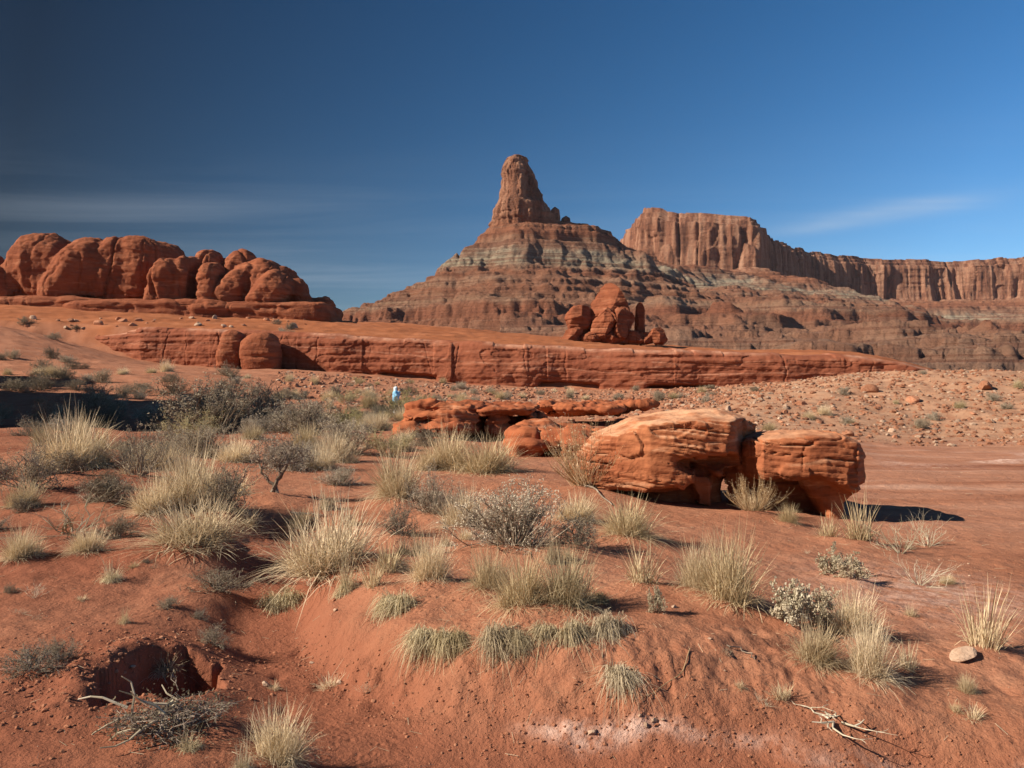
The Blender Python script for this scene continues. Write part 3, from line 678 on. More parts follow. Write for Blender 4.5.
# joints between blocks
jo = lpx[0] + 3 + np.cumsum(RNG.choice([2.5, 4, 7, 10, 13], 40)); jo = jo[jo < lpx[-1]]
nf = 78
t = np.concatenate([np.linspace(0, .10, 5)[:-1], np.linspace(.10, .80, 60)[:-1], np.linspace(.80, 1, 15)])[:nf]; nf = len(t)
Vl = np.zeros((len(ux), nf, 3)); pale = np.zeros((len(ux), nf))
U, Tt = np.meshgrid(ux, t, indexing='ij'); YB, ZT, ZB = uy[:, None], zt_[:, None], zb_[:, None]
hgt = ZT - ZB
face = Tt >= .10; fv = np.clip((Tt - .10) / .90, 0, 1)       # 0 at the rim, 1 below the foot
zf = ZT - (hgt + .9) * fv
bulge = .35 * np.sin(np.clip(fv * 1.15, 0, 1) * np.pi) - .7 * np.exp(-(fv / .05) ** 2)
und = sstep(-.05, .30, vnoise(ux / 7, 0, 0, 205))[:, None] * (ux > -32)[:, None]
cut = 1.5 * und * sstep(.70, .80, fv) * (1 - .5 * sstep(.93, 1, fv))
jw = np.zeros_like(U)
for k, j in enumerate(jo):
    lean = RNG.uniform(-.7, .7); cx_ = j + lean * (zf - ZB) / 2 + .35 * fbm(zf * .7, j, 0, 3, 209)
    jw = np.maximum(jw, RNG.choice([.10, .18, .3, .75]) * sstep(-.5, .1, vnoise(zf * .5, j * 3, 0, 219) + .3) * np.exp(-((U - cx_) / .075) ** 2)); bulge = bulge + 0
blk = np.searchsorted(jo, ux); bo = RNG.uniform(-.20, .20, len(jo) + 1)[blk][:, None]
rough = .42 * fbm(U * .3, zf * .35, 3, 5, 211) + .12 * vnoise(U * .05, zf * 2.6, 0, 213) + .10 * fbm(U * 1.4, zf * 2.2, 0, 4, 214) + .12 * np.round(1.5 * vnoise(U * .16, zf * .9 + U * .03, 0, 216)) + .05 * vnoise(np.floor(zf * 2.4 + .5 * vnoise(U * .1, 0, 0, 221)), np.floor(U * .12), 0, 222)
yf = YB - (bulge + bo * sstep(0, .1, fv) + rough) + cut + .55 * jw * sstep(.03, .12, fv)
topy = YB + 7.5 * (1 - Tt / .10) + .9; topz = ZT + .06 + 7.5 * (1 - Tt / .10) * .06 - 1.1 * sstep(.35, 1, 1 - Tt / .10)
Yl = np.where(face, yf, topy); Zl = np.where(face, zf, topz); Zl = np.where(Tt == .10, ZT, Zl)
pale = np.where(face, np.exp(-((fv - .01) / .05) ** 2) * sstep(-.35, .25, vnoise(U * .16, 0, 0, 217)) * .9, .25)
pale = np.maximum(pale, .6 * np.exp(-((fv - .42 - .1 * vnoise(U * .05, 0, 0, 218)) / .012) ** 2) * face)
ledge_base = (0.0, 103.0, 1.0)
o = world_obj('rock_ledge', np.stack([U, Yl, Zl], -1).reshape(-1, 3), grid_quads(len(ux), nf)[:, ::-1], M['ledge'], ledge_base, attrs=dict(pale=pale.ravel()))
tag(o, 'long low red sandstone ledge with vertical joints across the middle distance', 'rock ledge')

# ------------------------------------------------------------------ rocks from blended solids
def lumps(items, h, pad=1.0, k=.25, cuts=(), k2=.12):
    """items: (centre, radii, rotation about y, rotation about z, power)"""
    it = [(np.array(c), np.array(r), a, b, p) for c, r, a, b, p in items]
    lo = np.min([c - max(r) for c, r, *_ in it], 0) - pad; hi = np.max([c + max(r) for c, r, *_ in it], 0) + pad
    zlo = min(c[2] - r[2] for c, r, *_ in it) - pad; lo[2] = max(lo[2], zlo)
    n = np.ceil((hi - lo) / h).astype(int) + 1
    G = [lo[i] + h * np.arange(n[i]) for i in range(3)]
    X, Y, Z = np.meshgrid(*G, indexing='ij')
    X, Y, Z = X.astype(f32), Y.astype(f32), Z.astype(f32)
    def sd(c, r, a, b, p):
        x, y, z = X - c[0], Y - c[1], Z - c[2]
        ca, sa, cb, sb = math.cos(a), math.sin(a), math.cos(b), math.sin(b)
        x, y = x * cb + y * sb, -x * sb + y * cb
        x, z = x * ca + z * sa, -x * sa + z * ca
        q = (np.abs(x / r[0]) ** p + np.abs(y / r[1]) ** p + np.abs(z / r[2]) ** p) ** (1 / p)
        return (q - 1) * min(r)
    f = sd(*it[0])
    for q in it[1:]: f = smin(f, sd(*q), k)
    for q in cuts: f = smax(f, -sd(np.array(q[0]), np.array(q[1]), *q[2:]), k2)
    return nets(f, lo, h)
def roughen(V, Q, amp, sc, bed_amp=0, bed=1.0, tilt=(0, 0), seed=0, cracks=0, csc=1.0):
    N = normals(V, Q); x, y, z = V.T
    d = amp * fbm(x * sc, y * sc, z * sc, 5, seed)
    if bed_amp:
        zz_ = z + x * tilt[0] + y * tilt[1] + .06 / bed * fbm(x * .8, y * .8, 0, 3, seed + 3)
        b = vnoise(x * .15, y * .15, zz_ * bed, seed + 5); b2 = vnoise(x * .3, y * .3, zz_ * bed * 2.7, seed + 6)
        side = 1 - np.abs(N[:, 2]) ** 2
        d = d + side * bed_amp * (b - 1.2 * np.exp(-(b / .12) ** 2) + .45 * b2)
    if cracks:
        w = vnoise(x * csc, y * csc, z * csc * .25, seed + 8); d = d - cracks * np.exp(-(w / .05) ** 2)
    return V + N * d[:, None]

# red domes at the upper left: px centre, half width, top, foot, tilt
YD = 165.0; mp = YD / F
dome = empty('dome_outcrop', tuple(at(165, 308, YD)), 'row of rounded red rock domes and fins on the left skyline', 'rock outcrop')
def layers(z, x, y, k, seed, wob=.35):
    """ledgy beds: an offset of its own for each bed and a notch between beds"""
    q = z * k + wob * fbm(x * .35, y * .35, z * .1, 3, seed); i = np.floor(q); fr = q - i
    o_ = _h(i, np.floor(x * .25 + .5 * fbm(x * .6, y * .6, 0, 2, seed + 1)), i * 0, seed); e = np.minimum(fr, 1 - fr)
    return o_, np.exp(-(e / .10) ** 2)
items = []
for cx_, cy_, hw_, hh_, ln_, dy in ((-14, 282, 18, 30, .1, 2), (8, 288, 18, 22, .2, -1), (46, 273, 33, 38, -.42, 1), (82, 277, 28, 42, -.62, -1), (112, 278, 25, 42, -.55, 0), (140, 278, 27, 42, -.30, 1), (160, 280, 24, 40, -.1, 4), (164, 290, 14, 34, -.30, -6),
        (110, 284, 78, 38, 0, 4), (226, 292, 72, 33, 0, 4), (185, 289, 12, 34, -.08, -5), (206, 286, 16, 35, -.1, 0), (212, 294, 11, 30, -.05, -5), (238, 284, 18, 34, -.25, 1), (231, 296, 15, 30, -.75, -4), (262, 291, 26, 29, .20, -1), (272, 298, 18, 26, -.5, -5), (288, 296, 17, 30, .45, 0), (302, 302, 10, 24, .3, -2), (317, 314, 18, 16, .1, 1)):
    Y = YD + dy; c = at(cx_, cy_, Y); items.append(((c[0], c[1], c[2]), (hw_ * mp, min(hw_ * mp * .7 + 2.6, 6.5), hh_ * mp), ln_, .25 * ((len(items) * 3) % 5 - 2) / 2, 2.7))
V, Q = lumps(items, .25, k=.16)
x, y, z = V.T; N = normals(V, Q)
low = 1 - sstep(17.5, 20.5, z + 1.2 * vnoise(x * .12, 0, 0, 31)); o_, nt = layers(z, x, y, .9, 33)
V = V + N * ((.35 * low + .03) * o_ - .38 * (low + .05) * nt)[:, None]
V = roughen(V, Q, 1.0, .15, 0, seed=34); V = roughen(V, Q, .30, .55, .16, .7, tilt=(.12, 0), seed=36, cracks=.75, csc=.12); V = roughen(V, Q, .12, 1.6, 0, seed=39, cracks=.3, csc=.3)
world_obj('fins', V, Q, M['slick'], None, dome)
# bedded pedestal the domes stand on
def shelf(px0, px1, y0, y1, Y, depth, seed, parent, name='shelf', mat='slick', h=.3, p=5, amp=.4):
    c = at((px0 + px1) / 2, (y0 + y1) / 2, Y); m = Y / F
    V, Q = lumps([((c[0], c[1] + depth * .6, c[2]), ((px1 - px0) / 2 * m, depth, (y1 - y0) / 2 * m), 0, 0, p)], h)
    V = roughen(V, Q, amp, .3, .34, 1.1, seed=seed, cracks=.35, csc=.3)
    return world_obj(name, V, Q, M[mat], None, parent)
shelf(-60, 110, 296, 324, 159, 9, 21, dome); shelf(60, 240, 299, 328, 157, 9, 22, dome); shelf(200, 332, 301, 328, 158, 9, 23, dome)
def boulder(name, items, mat, label, cat, group=None, h=.1, amp=.2, sc=.6, bed=.1, bd=1.5, seed=0, cuts=(), k=.2, cracks=0, csc=.5, parent=None, tilt=(0, 0)):
    V, Q = lumps(items, h, k=k, cuts=cuts); V = roughen(V, Q, amp, sc, bed, bd, tilt, seed, cracks, csc)
    c = V.mean(0); base = (float(c[0]), float(c[1]), float(V[:, 2].min()))
    o = world_obj(name, V, Q, M[mat], base, parent)
    return o if parent else tag(o, label, cat, group)
# two upright blocks in front of the ledge with a cave shadow beside them
m = 111 / F
c = at(232, 351, 110.5); boulder('leaning_block', [((c[0], 110.5, c[2] - .3), (13 * m, 1.8, 23 * m), -.12, 0, 3)], 'slick', 'narrow upright red block leaning on the left of the rounded one before the ledge', 'boulder', h=.12, amp=.25, seed=41)
c = at(261, 353, 110); boulder('rounded_block', [((c[0], 110, c[2] - .3), (20 * m, 2.3, 22 * m), .12, 0, 2.8)], 'slick', 'rounded red block in front of the left half of the ledge beside a dark cave', 'boulder', h=.12, amp=.25, seed=42)
# rocky knob on the bench
YK = 142.0; mk = YK / F
knob = empty('rock_pinnacle', tuple(at(606, 341, YK)), 'pointed red rock pinnacle with a dark pillar standing on the bench above the ledge', 'rock outcrop')
def facet(name, px, py, rx_, rz_, seed, dy=0, dp=.9, cone=0., ncut=16, parent=None, mat='slick', Y0=YK, amp=.05):
    """an angular broken block: a ball cut by random planes, then cracked and bedded"""
    bm = bmesh.new(); bmesh.ops.create_icosphere(bm, subdivisions=6, radius=1); bm.verts.ensure_lookup_table()
    V = np.array([v.co[:] for v in bm.verts]); Q = np.array([[v.index for v in f.verts] for f in bm.faces]); bm.free()
    g = np.random.RandomState(seed)
    for _ in range(ncut):
        n = g.normal(size=3) * np.array([1, 1, .55]); n /= np.linalg.norm(n); d = g.uniform(.52, .86); k = V @ n; V = V - np.maximum(k - d, 0)[:, None] * n
    V[:, :2] *= (1 - cone * (V[:, 2:3] * .5 + .3)); R_ = np.array([rx_, rx_ * dp + 2, rz_]) * Y0 / F * 1.22; V = V * R_
    N = V / (np.linalg.norm(V, axis=1, keepdims=True) + 1e-9); x, y, z = V.T; s_ = min(R_)
    o_, nt = layers(z / s_, x / s_, y / s_, 3.2, seed); w = vnoise(x / s_ * 1.1, y / s_ * 1.1, z / s_ * .35, seed + 2)
    V = V + N * s_ * (amp * 2.2 * fbm(x / s_ * 1.6, y / s_ * 1.6, z / s_ * 1.6, 5, seed + 3) + amp * .5 * o_ - amp * .9 * nt - amp * 2.6 * np.exp(-(w / .05) ** 2))[:, None]
    c = at(px, py, Y0 + dy)
    return world_obj(name, V + c, Q, M[mat], tuple(c) if parent is None else None, parent)
import bmesh
facet('peak', 612, 314, 21, 26, 171, 0, .9, .34, 12, parent=knob); facet('block', 603, 324, 15, 15, 157, -2, .9, .2, parent=knob); facet('block', 581, 320, 15, 13, 172, -1, .9, .3, 12, parent=knob); facet('block', 622, 324, 13, 15, 158, -2, .9, .2, parent=knob)
facet('pillar', 640, 323, 5.5, 17, 153, 0, .7, .0, parent=knob)
for i_, (a, b, r1, r2) in enumerate(((573, 336, 13, 8), (592, 338, 12, 7), (612, 338, 16, 8), (632, 339, 12, 7), (655, 335, 9, 8), (645, 339, 9, 6), (662, 339, 7, 5))): facet('foot_block', a, b, r1, r2, 160 + i_, -2, .8, .2, parent=knob)

# ------------------------------------------------------------------ the air: thin haze round the whole place
def add_haze(dens):
    B = 4600; v = np.array([(x, y, z) for x in (-B, B) for y in (-B, B) for z in (-22, 330)], float)
    q = [(0, 1, 3, 2), (4, 6, 7, 5), (0, 4, 5, 1), (2, 3, 7, 6), (0, 2, 6, 4), (1, 5, 7, 3)]
    m_ = bpy.data.materials.new('thin_air'); m_.use_nodes = True; t_ = m_.node_tree; t_.nodes.clear()
    pv = t_.nodes.new('ShaderNodeVolumePrincipled'); pv.inputs['Color'].default_value = (.80, .88, 1.0, 1); pv.inputs['Density'].default_value = dens; pv.inputs['Anisotropy'].default_value = .2
    mo = t_.nodes.new('ShaderNodeOutputMaterial'); t_.links.new(pv.outputs[0], mo.inputs['Volume'])
    tag(link('haze', mesh_np('haze', v, np.array(q), False), m_), kind='stuff')
add_haze(.000022)
# ------------------------------------------------------------------ the two overhanging rocks
def polysd(px, pz, P):
    P = np.array(P, float); d = np.full(px.shape, 1e9); s = np.zeros(px.shape, bool)
    for a, b in zip(P, np.roll(P, -1, 0)):
        v = b - a; t = np.clip(((px - a[0]) * v[0] + (pz - a[1]) * v[1]) / (v @ v + 1e-12), 0, 1)
        d = np.minimum(d, np.hypot(px - a[0] - t * v[0], pz - a[1] - t * v[1]))
        s ^= ((a[1] > pz) != (b[1] > pz)) & (px < (b[0] - a[0]) * (pz - a[1]) / (b[1] - a[1] + 1e-12) + a[0])
    return np.where(s, -d, d)
def pz(P, Y): return [((a - CX) / F * Y, zat(b, Y)) for a, b in P]
def hero(name, solids, cuts, box, h, label, seed, tilt, ybase):
    lo, hi = np.array(box[0], float), np.array(box[1], float); n = np.ceil((hi - lo) / h).astype(int) + 1
    G = [lo[i] + h * np.arange(n[i]) for i in range(3)]
    X2, Z2 = np.meshgrid(G[0], G[2], indexing='ij'); Xp, Yp = np.meshgrid(G[0], G[1], indexing='ij')
    X, Y, Z = np.meshgrid(*G, indexing='ij')
    f = None
    for out, plan, yc, pw, rk in solids:
        a = polysd(X2, Z2, out)[:, None, :] + pw * np.clip((Y - yc), -9, 9) ** 2
        b = polysd(Xp, Yp, plan)[:, :, None]
        g = smax(a, b, rk); f = g if f is None else smin(f, g, .08)
    for c, r in cuts:
        q = (np.sqrt(((X - c[0]) / r[0]) ** 2 + ((Y - c[1]) / r[1]) ** 2 + ((Z - c[2]) / r[2]) ** 2) - 1) * min(r)
        f = smax(f, -q, .07)
    V, Q = nets(f.astype(f32), lo, h)
    N = normals(V, Q); x, y, z = V.T
    zz_ = z + tilt * x + .10 * fbm(x * .7, y * .7, 0, 3, seed)
    side = 1 - np.abs(N[:, 2]) ** 3
    o_, nt = layers(zz_, x * 1.5, y * 1.5, 11.0, seed + 21, .55)
    b1 = vnoise(x * .35, y * .35, zz_ * 7, seed + 1); b2 = vnoise(x * .5, y * .5, zz_ * 19, seed + 2)
    msk = sstep(-.35, .3, vnoise(x * 1.1, y * 1.1, z * 1.8, seed + 3))
    d = side * (.020 * o_ * (.35 + .65 * msk) - .026 * nt * (.15 + .85 * msk)) + side * (.022 * b1 * (.35 + msk) - .075 * msk * np.exp(-((b1 - .1) / .05) ** 2) + .010 * b2 * (.3 + msk))
    d = d + .075 * fbm(x * 1.3, y * 1.3, z * 1.3, 4, seed + 4) + .05 * np.round(1.4 * vnoise(x * 1.8, y * 1.8, z * 2.6, seed + 14)) * (N[:, 2] < .6) + .020 * ridge(x * 2.4, y * 2.4, z * 3.5, 3, seed + 5) + .012 * fbm(x * 9, y * 9, z * 16, 4, seed + 6)
    cr = vnoise(x * 1.6, y * 1.6, z * 1.6, seed + 8); d = d - .035 * np.exp(-(cr / .035) ** 2) * sstep(.1, .4, vnoise(x * .8, y * .8, z * .8, seed + 9))
    V = V + N * d[:, None]
    N = normals(V, Q)
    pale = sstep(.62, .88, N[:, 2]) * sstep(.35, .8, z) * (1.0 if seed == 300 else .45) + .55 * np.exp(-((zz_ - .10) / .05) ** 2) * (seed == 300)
    base = (float(x.mean()), float(y.mean()), ybase)
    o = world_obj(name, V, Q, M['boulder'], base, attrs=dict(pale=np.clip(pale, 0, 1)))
    return tag(o, label, 'boulder')
Y1 = 12.0
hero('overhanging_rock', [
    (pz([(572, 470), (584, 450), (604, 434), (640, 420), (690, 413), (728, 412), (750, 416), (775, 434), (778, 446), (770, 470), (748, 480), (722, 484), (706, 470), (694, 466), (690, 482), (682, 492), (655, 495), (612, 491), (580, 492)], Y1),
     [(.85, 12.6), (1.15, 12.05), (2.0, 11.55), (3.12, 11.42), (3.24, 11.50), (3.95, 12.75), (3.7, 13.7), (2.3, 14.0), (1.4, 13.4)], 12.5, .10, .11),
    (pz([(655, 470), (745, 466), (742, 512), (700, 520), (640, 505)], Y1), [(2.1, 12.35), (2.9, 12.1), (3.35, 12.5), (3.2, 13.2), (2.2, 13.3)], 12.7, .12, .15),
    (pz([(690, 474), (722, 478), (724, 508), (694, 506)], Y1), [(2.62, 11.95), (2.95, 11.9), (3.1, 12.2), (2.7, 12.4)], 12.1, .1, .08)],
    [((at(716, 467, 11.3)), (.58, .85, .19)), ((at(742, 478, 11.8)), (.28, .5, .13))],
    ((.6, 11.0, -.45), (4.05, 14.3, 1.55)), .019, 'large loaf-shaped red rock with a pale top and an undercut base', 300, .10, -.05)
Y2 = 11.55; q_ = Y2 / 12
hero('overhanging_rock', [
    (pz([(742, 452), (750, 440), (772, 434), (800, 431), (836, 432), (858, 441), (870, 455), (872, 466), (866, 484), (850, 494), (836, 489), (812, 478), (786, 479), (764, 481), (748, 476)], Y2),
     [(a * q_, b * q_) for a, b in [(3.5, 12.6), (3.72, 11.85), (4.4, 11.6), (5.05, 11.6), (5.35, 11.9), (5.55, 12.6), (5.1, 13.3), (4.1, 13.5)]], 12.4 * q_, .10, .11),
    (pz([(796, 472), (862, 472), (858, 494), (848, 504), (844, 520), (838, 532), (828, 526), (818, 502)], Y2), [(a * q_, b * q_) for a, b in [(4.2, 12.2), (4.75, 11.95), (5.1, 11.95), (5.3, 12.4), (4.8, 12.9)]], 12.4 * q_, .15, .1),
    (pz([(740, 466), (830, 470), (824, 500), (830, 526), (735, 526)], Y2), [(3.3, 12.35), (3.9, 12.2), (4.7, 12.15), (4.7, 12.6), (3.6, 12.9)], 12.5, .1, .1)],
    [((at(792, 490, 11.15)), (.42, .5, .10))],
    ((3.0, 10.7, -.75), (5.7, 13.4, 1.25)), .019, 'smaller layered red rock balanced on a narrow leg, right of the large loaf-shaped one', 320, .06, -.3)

# low layered ledge in the middle ground: stacked slabs of one outcrop
def slabs(parent, L, seed, mat='boulder2'):
    for i, (a, b, t_, f_, Y, dp, nm) in enumerate(L):
        m_ = Y / F; c = at((a + b) / 2, (t_ + f_) / 2, Y)
        V, Q = lumps([((c[0], Y + dp * .5, c[2]), ((b - a) / 2 * m_, dp, (f_ - t_) / 2 * m_), .02 * ((i * 7) % 5 - 2), .12 * ((i * 3) % 5 - 2), 4.5)], .045, pad=.4)
        V = roughen(V, Q, .34, .75, 0, seed=seed + i * 7); V = roughen(V, Q, .14, 2.0, .09, 4.0, seed=seed + i * 11, cracks=.10, csc=.7)
        world_obj(nm, V, Q, M['boulder2'], None, parent)
M['boulder2'] = mat_rock('layered_sandstone', (.39, .130, .056), (.27, .078, .036), (.50, .26, .155), 2.6, fine=1.1, bumpd=.03)
le = empty('layered_ledge', tuple(at(470, 441, 24)), 'low layered sandstone ledge with a dark recess on the flat behind the grass', 'rock ledge')
slabs(le, [(408, 494, 404, 415, 25.5, 1.6, 'slab'), (400, 480, 413, 425, 24.6, 1.5, 'slab'), (396, 474, 423, 436, 24.0, 1.4, 'slab'), (402, 460, 433, 446, 23.6, 1.0, 'slab'),
           (474, 538, 405, 415, 25.2, 1.5, 'capstone'), (486, 506, 411, 438, 25.0, .7, 'pillar'), (522, 546, 411, 440, 25.8, .9, 'pillar'), (474, 545, 411, 446, 27.2, .8, 'back_wall')], 401)
le2 = empty('flat_slab', tuple(at(560, 460, 20)), 'rounded red slab breaking out of the sand left of the large rock', 'rock slab')
slabs(le2, [(516, 592, 426, 446, 20.5, 1.6, 'slab'), (506, 560, 440, 456, 19.4, 1.0, 'slab'), (560, 612, 436, 460, 18.5, 1.2, 'slab')], 441)
le3 = empty('thin_ledge', tuple(at(585, 416, 36)), 'thin low ledge with a dark undercut behind the large rock', 'rock ledge')
slabs(le3, [(540, 630, 404, 411, 35, 2.2, 'slab'), (548, 622, 409, 417, 35.8, 1.6, 'slab'), (600, 660, 403, 409, 37, 1.6, 'slab')], 461)
le4 = empty('broken_ledge', tuple(at(370, 389, 96)), 'broken reddish step at the foot of the long ledge behind the person', 'rock ledge')
for i_, (a, b, t_, f_) in enumerate(((330, 372, 376, 385), (362, 402, 378, 387), (396, 440, 381, 389))): shelf(a, b, t_, f_, 96, 1.5, 470 + i_, le4, 'block', 'slick', .14, 3.4, .3)
# the outcrop beyond the left edge whose shadow lies on the flat
V, Q = lumps([((-28.2, 35, 2), (3.2, 4.5, 12.5), .0, .0, 3.6), ((-34, 40, 2), (4.5, 5, 10.0), .0, .3, 3), ((-25.0, 27.5, 2), (3.2, 4, 10.0), 0, 0, 3.2), ((-39, 46, 2), (5.5, 6, 8.0), 0, .6, 2.4), ((-48.5, 59, 4), (5.5, 7, 7), 0, .6, 2.5)], .4, k=.8)
V = roughen(V, Q, .6, .3, .2, .8, seed=480, cracks=.4, csc=.2)
tag(world_obj('shading_outcrop', V, Q, M['slick'], (-33, 38, 0)), 'tall red outcrop standing beyond the left edge and shading the flat', 'rock outcrop')

# ------------------------------------------------------------------ stones
import bmesh
def stone_mesh(seed, flat=.7):
    bm = bmesh.new(); bmesh.ops.create_icosphere(bm, subdivisions=3, radius=1)
    V = np.array([v.co[:] for v in bm.verts]); Q = np.array([[v.index for v in f.verts] for f in bm.faces]); bm.free()
    r_ = np.random.RandomState(seed)
    for _ in range(9):                                     # broken faces
        n = r_.normal(size=3); n /= np.linalg.norm(n); d = r_.uniform(.55, .85); k = V @ n; V = V - np.maximum(k - d, 0)[:, None] * n
    V = V * (1 + .10 * fbm(*(V * 2.2).T, 4, seed))[:, None] * np.array([1, r_.uniform(.7, 1), flat])
    return V, Q
STN = [stone_mesh(i, f) for i, f in enumerate((.7, .55, .8, .45, .65, .5))]
STM = [mesh_np('stone', v, q, False) for v, q in STN]
def put_stone(x, y, s, k, mat='stone', name='stone', sink=.25, z=None):
    o = bpy.data.objects.new(name, STMM[mat][k % 6]); COL.objects.link(o)
    zz_ = float(H(np.array([x]), np.array([y]))[0]) if z is None else z
    o.location = (x, y, zz_ + s * (.4 - sink)); o.scale = (s, s * rs.uniform(.75, 1.1), s * rs.uniform(.7, 1.1)); o.rotation_euler = (rs.uniform(-.25, .25), rs.uniform(-.25, .25), rs.uniform(0, 6.3))
    return o
STMM = {}
for mt in ('stone', 'palestone'):
    STMM[mt] = [m_.copy() for m_ in STM]
    for m_ in STMM[mt]: m_.materials.append(M[mt])
o = put_stone(*hit(964, 660), .105, 3, 'palestone', 'flat_stone', .15); o.rotation_euler = (.0, -.28, .35); o.scale = (.115, .09, .055); tag(o, 'single flat pinkish stone tilted on the sand beside the tall straw grass', 'stone')
for q in ((985, 388, .75, 1, 'dark overhanging block on the crest of the rubble hill'), (912, 402, .5, 0, 'pale angular block in the upper middle of the rubble hill'), (870, 392, .55, 2, 'largest pale block near the upper left of the rubble hill'), (800, 405, .45, 4, 'reddish block at the left shoulder of the rubble hill')):
    x, y = hit(q[0], q[1]); tag(put_stone(x, y, q[2] * y / 50, q[3], 'stone', 'block'), q[4], 'boulder')
def many(n, px, py, s, group, label, mat='stone', prob=None):
    for _ in range(n):
        a, b = rs.uniform(*px), rs.uniform(*py); x, y = hit(a, b)
        if y > 99 and py[0] > 340: continue
        tag(put_stone(x, y, rs.uniform(*s) ** 1.0 * (rs.uniform(.5, 1) if rs.rand() < .7 else 1.2), rs.randint(6), mat if rs.rand() < .65 else 'palestone'), label, 'stone', group)
many(120, (690, 1040), (376, 438), (.06, .20), 'stones on the rubble hill', 'angular reddish stone lying on the rubble hill at the right')
many(46, (420, 740), (388, 404), (.14, .42), 'stones below the long ledge', 'broken stone on the flat below the long ledge')
many(40, (20, 330), (318, 330), (.3, .9), 'blocks below the red domes', 'fallen red block at the foot of the red domes')
many(24, (270, 440), (372, 396), (.2, .5), 'stones at the foot of the ledge', 'broken stone at the foot of the left half of the ledge')
many(14, (660, 1000), (560, 640), (.012, .026), 'pebbles on the right sand', 'small pale pebble on the open sand at the right', 'palestone')
many(14, (10, 420), (600, 740), (.014, .034), 'pebbles round the hole', 'small pebble on the trampled sand around the hole and wash')
for q in ((646, 727, .020), (654, 722, .024), (663, 721, .018), (592, 733, .03), (640, 716, .014)):
    x, y = hit(*q[:2]); tag(put_stone(x, y, q[2], int(q[0]), 'palestone', 'pebble'), 'small pale pebble on the bank face below the isolated olive clump', 'stone', 'pebbles on the bank face')
def rubble(name, n, gen, smin_, smax_, mat):
    vs, qs_ = [], []; x, y = gen(n); z = H(x, y); off_ = 0
    lo = []
    for k in range(6):
        bm = bmesh.new(); bmesh.ops.create_icosphere(bm, subdivisions=1, radius=1); v = np.array([w.co[:] for w in bm.verts]); q = np.array([[w.index for w in f.verts] for f in bm.faces]); bm.free()
        v = v * (1 + .35 * np.random.RandomState(k).uniform(-1, 1, (len(v), 1))) * np.array([1, .85, .6]); lo.append((v, q))
    s = smin_ + (smax_ - smin_) * rs.rand(n) ** 3; s = s * np.maximum(.6, np.sqrt(y / 20))
    for i in range(n):
        v, q = lo[i % 6]; a = rs.uniform(0, 6.3); ca, sa = math.cos(a), math.sin(a)
        w = v * s[i]; w = np.stack([w[:, 0] * ca - w[:, 1] * sa, w[:, 0] * sa + w[:, 1] * ca, w[:, 2]], 1) + (x[i], y[i], z[i] + .15 * s[i])
        vs.append(w); qs_.append(q + off_); off_ += len(v)
    V = np.concatenate(vs)
    return tag(link(name, mesh_np(name, V, np.concatenate(qs_), False), M[mat]), kind='stuff')
def g_hill(n):
    px = rs.uniform(660, 1080, n); y = rs.uniform(26, 92, n); return (px - CX) / F * y, y
def g_flat(n):
    px = rs.uniform(280, 780, n); y = 40 + 56 * rs.rand(n); return (px - CX) / F * y, y
def g_near(n):
    y = 3.3 * np.exp(rs.rand(n) * 1.6); px = rs.uniform(-60, 1090, n); return (px - CX) / F * y, y
rubble('rubble', 8000, g_hill, .02, .13, 'stone'); rubble('rubble', 3800, g_flat, .03, .17, 'stone'); rubble('rubble', 2600, g_hill, .02, .12, 'palestone'); rubble('rubble', 900, g_flat, .03, .15, 'palestone')
def g_bank(n):
    x = rs.uniform(-1.6, 2.4, n); return x, np.interp(x, MFX, MFY) + rs.normal(.02, .16, n)
def g_spoil(n):
    return HOLE[0] - .25 + rs.normal(0, .42, n), HOLE[1] + rs.normal(0, .5, n)
rubble('gravel', 3600, g_near, .003, .013, 'ground'); rubble('gravel', 900, g_near, .003, .013, 'palestone')
rubble('crumbled_soil', 2400, g_bank, .004, .022, 'ground'); rubble('crumbled_soil', 2200, g_spoil, .004, .030, 'ground')
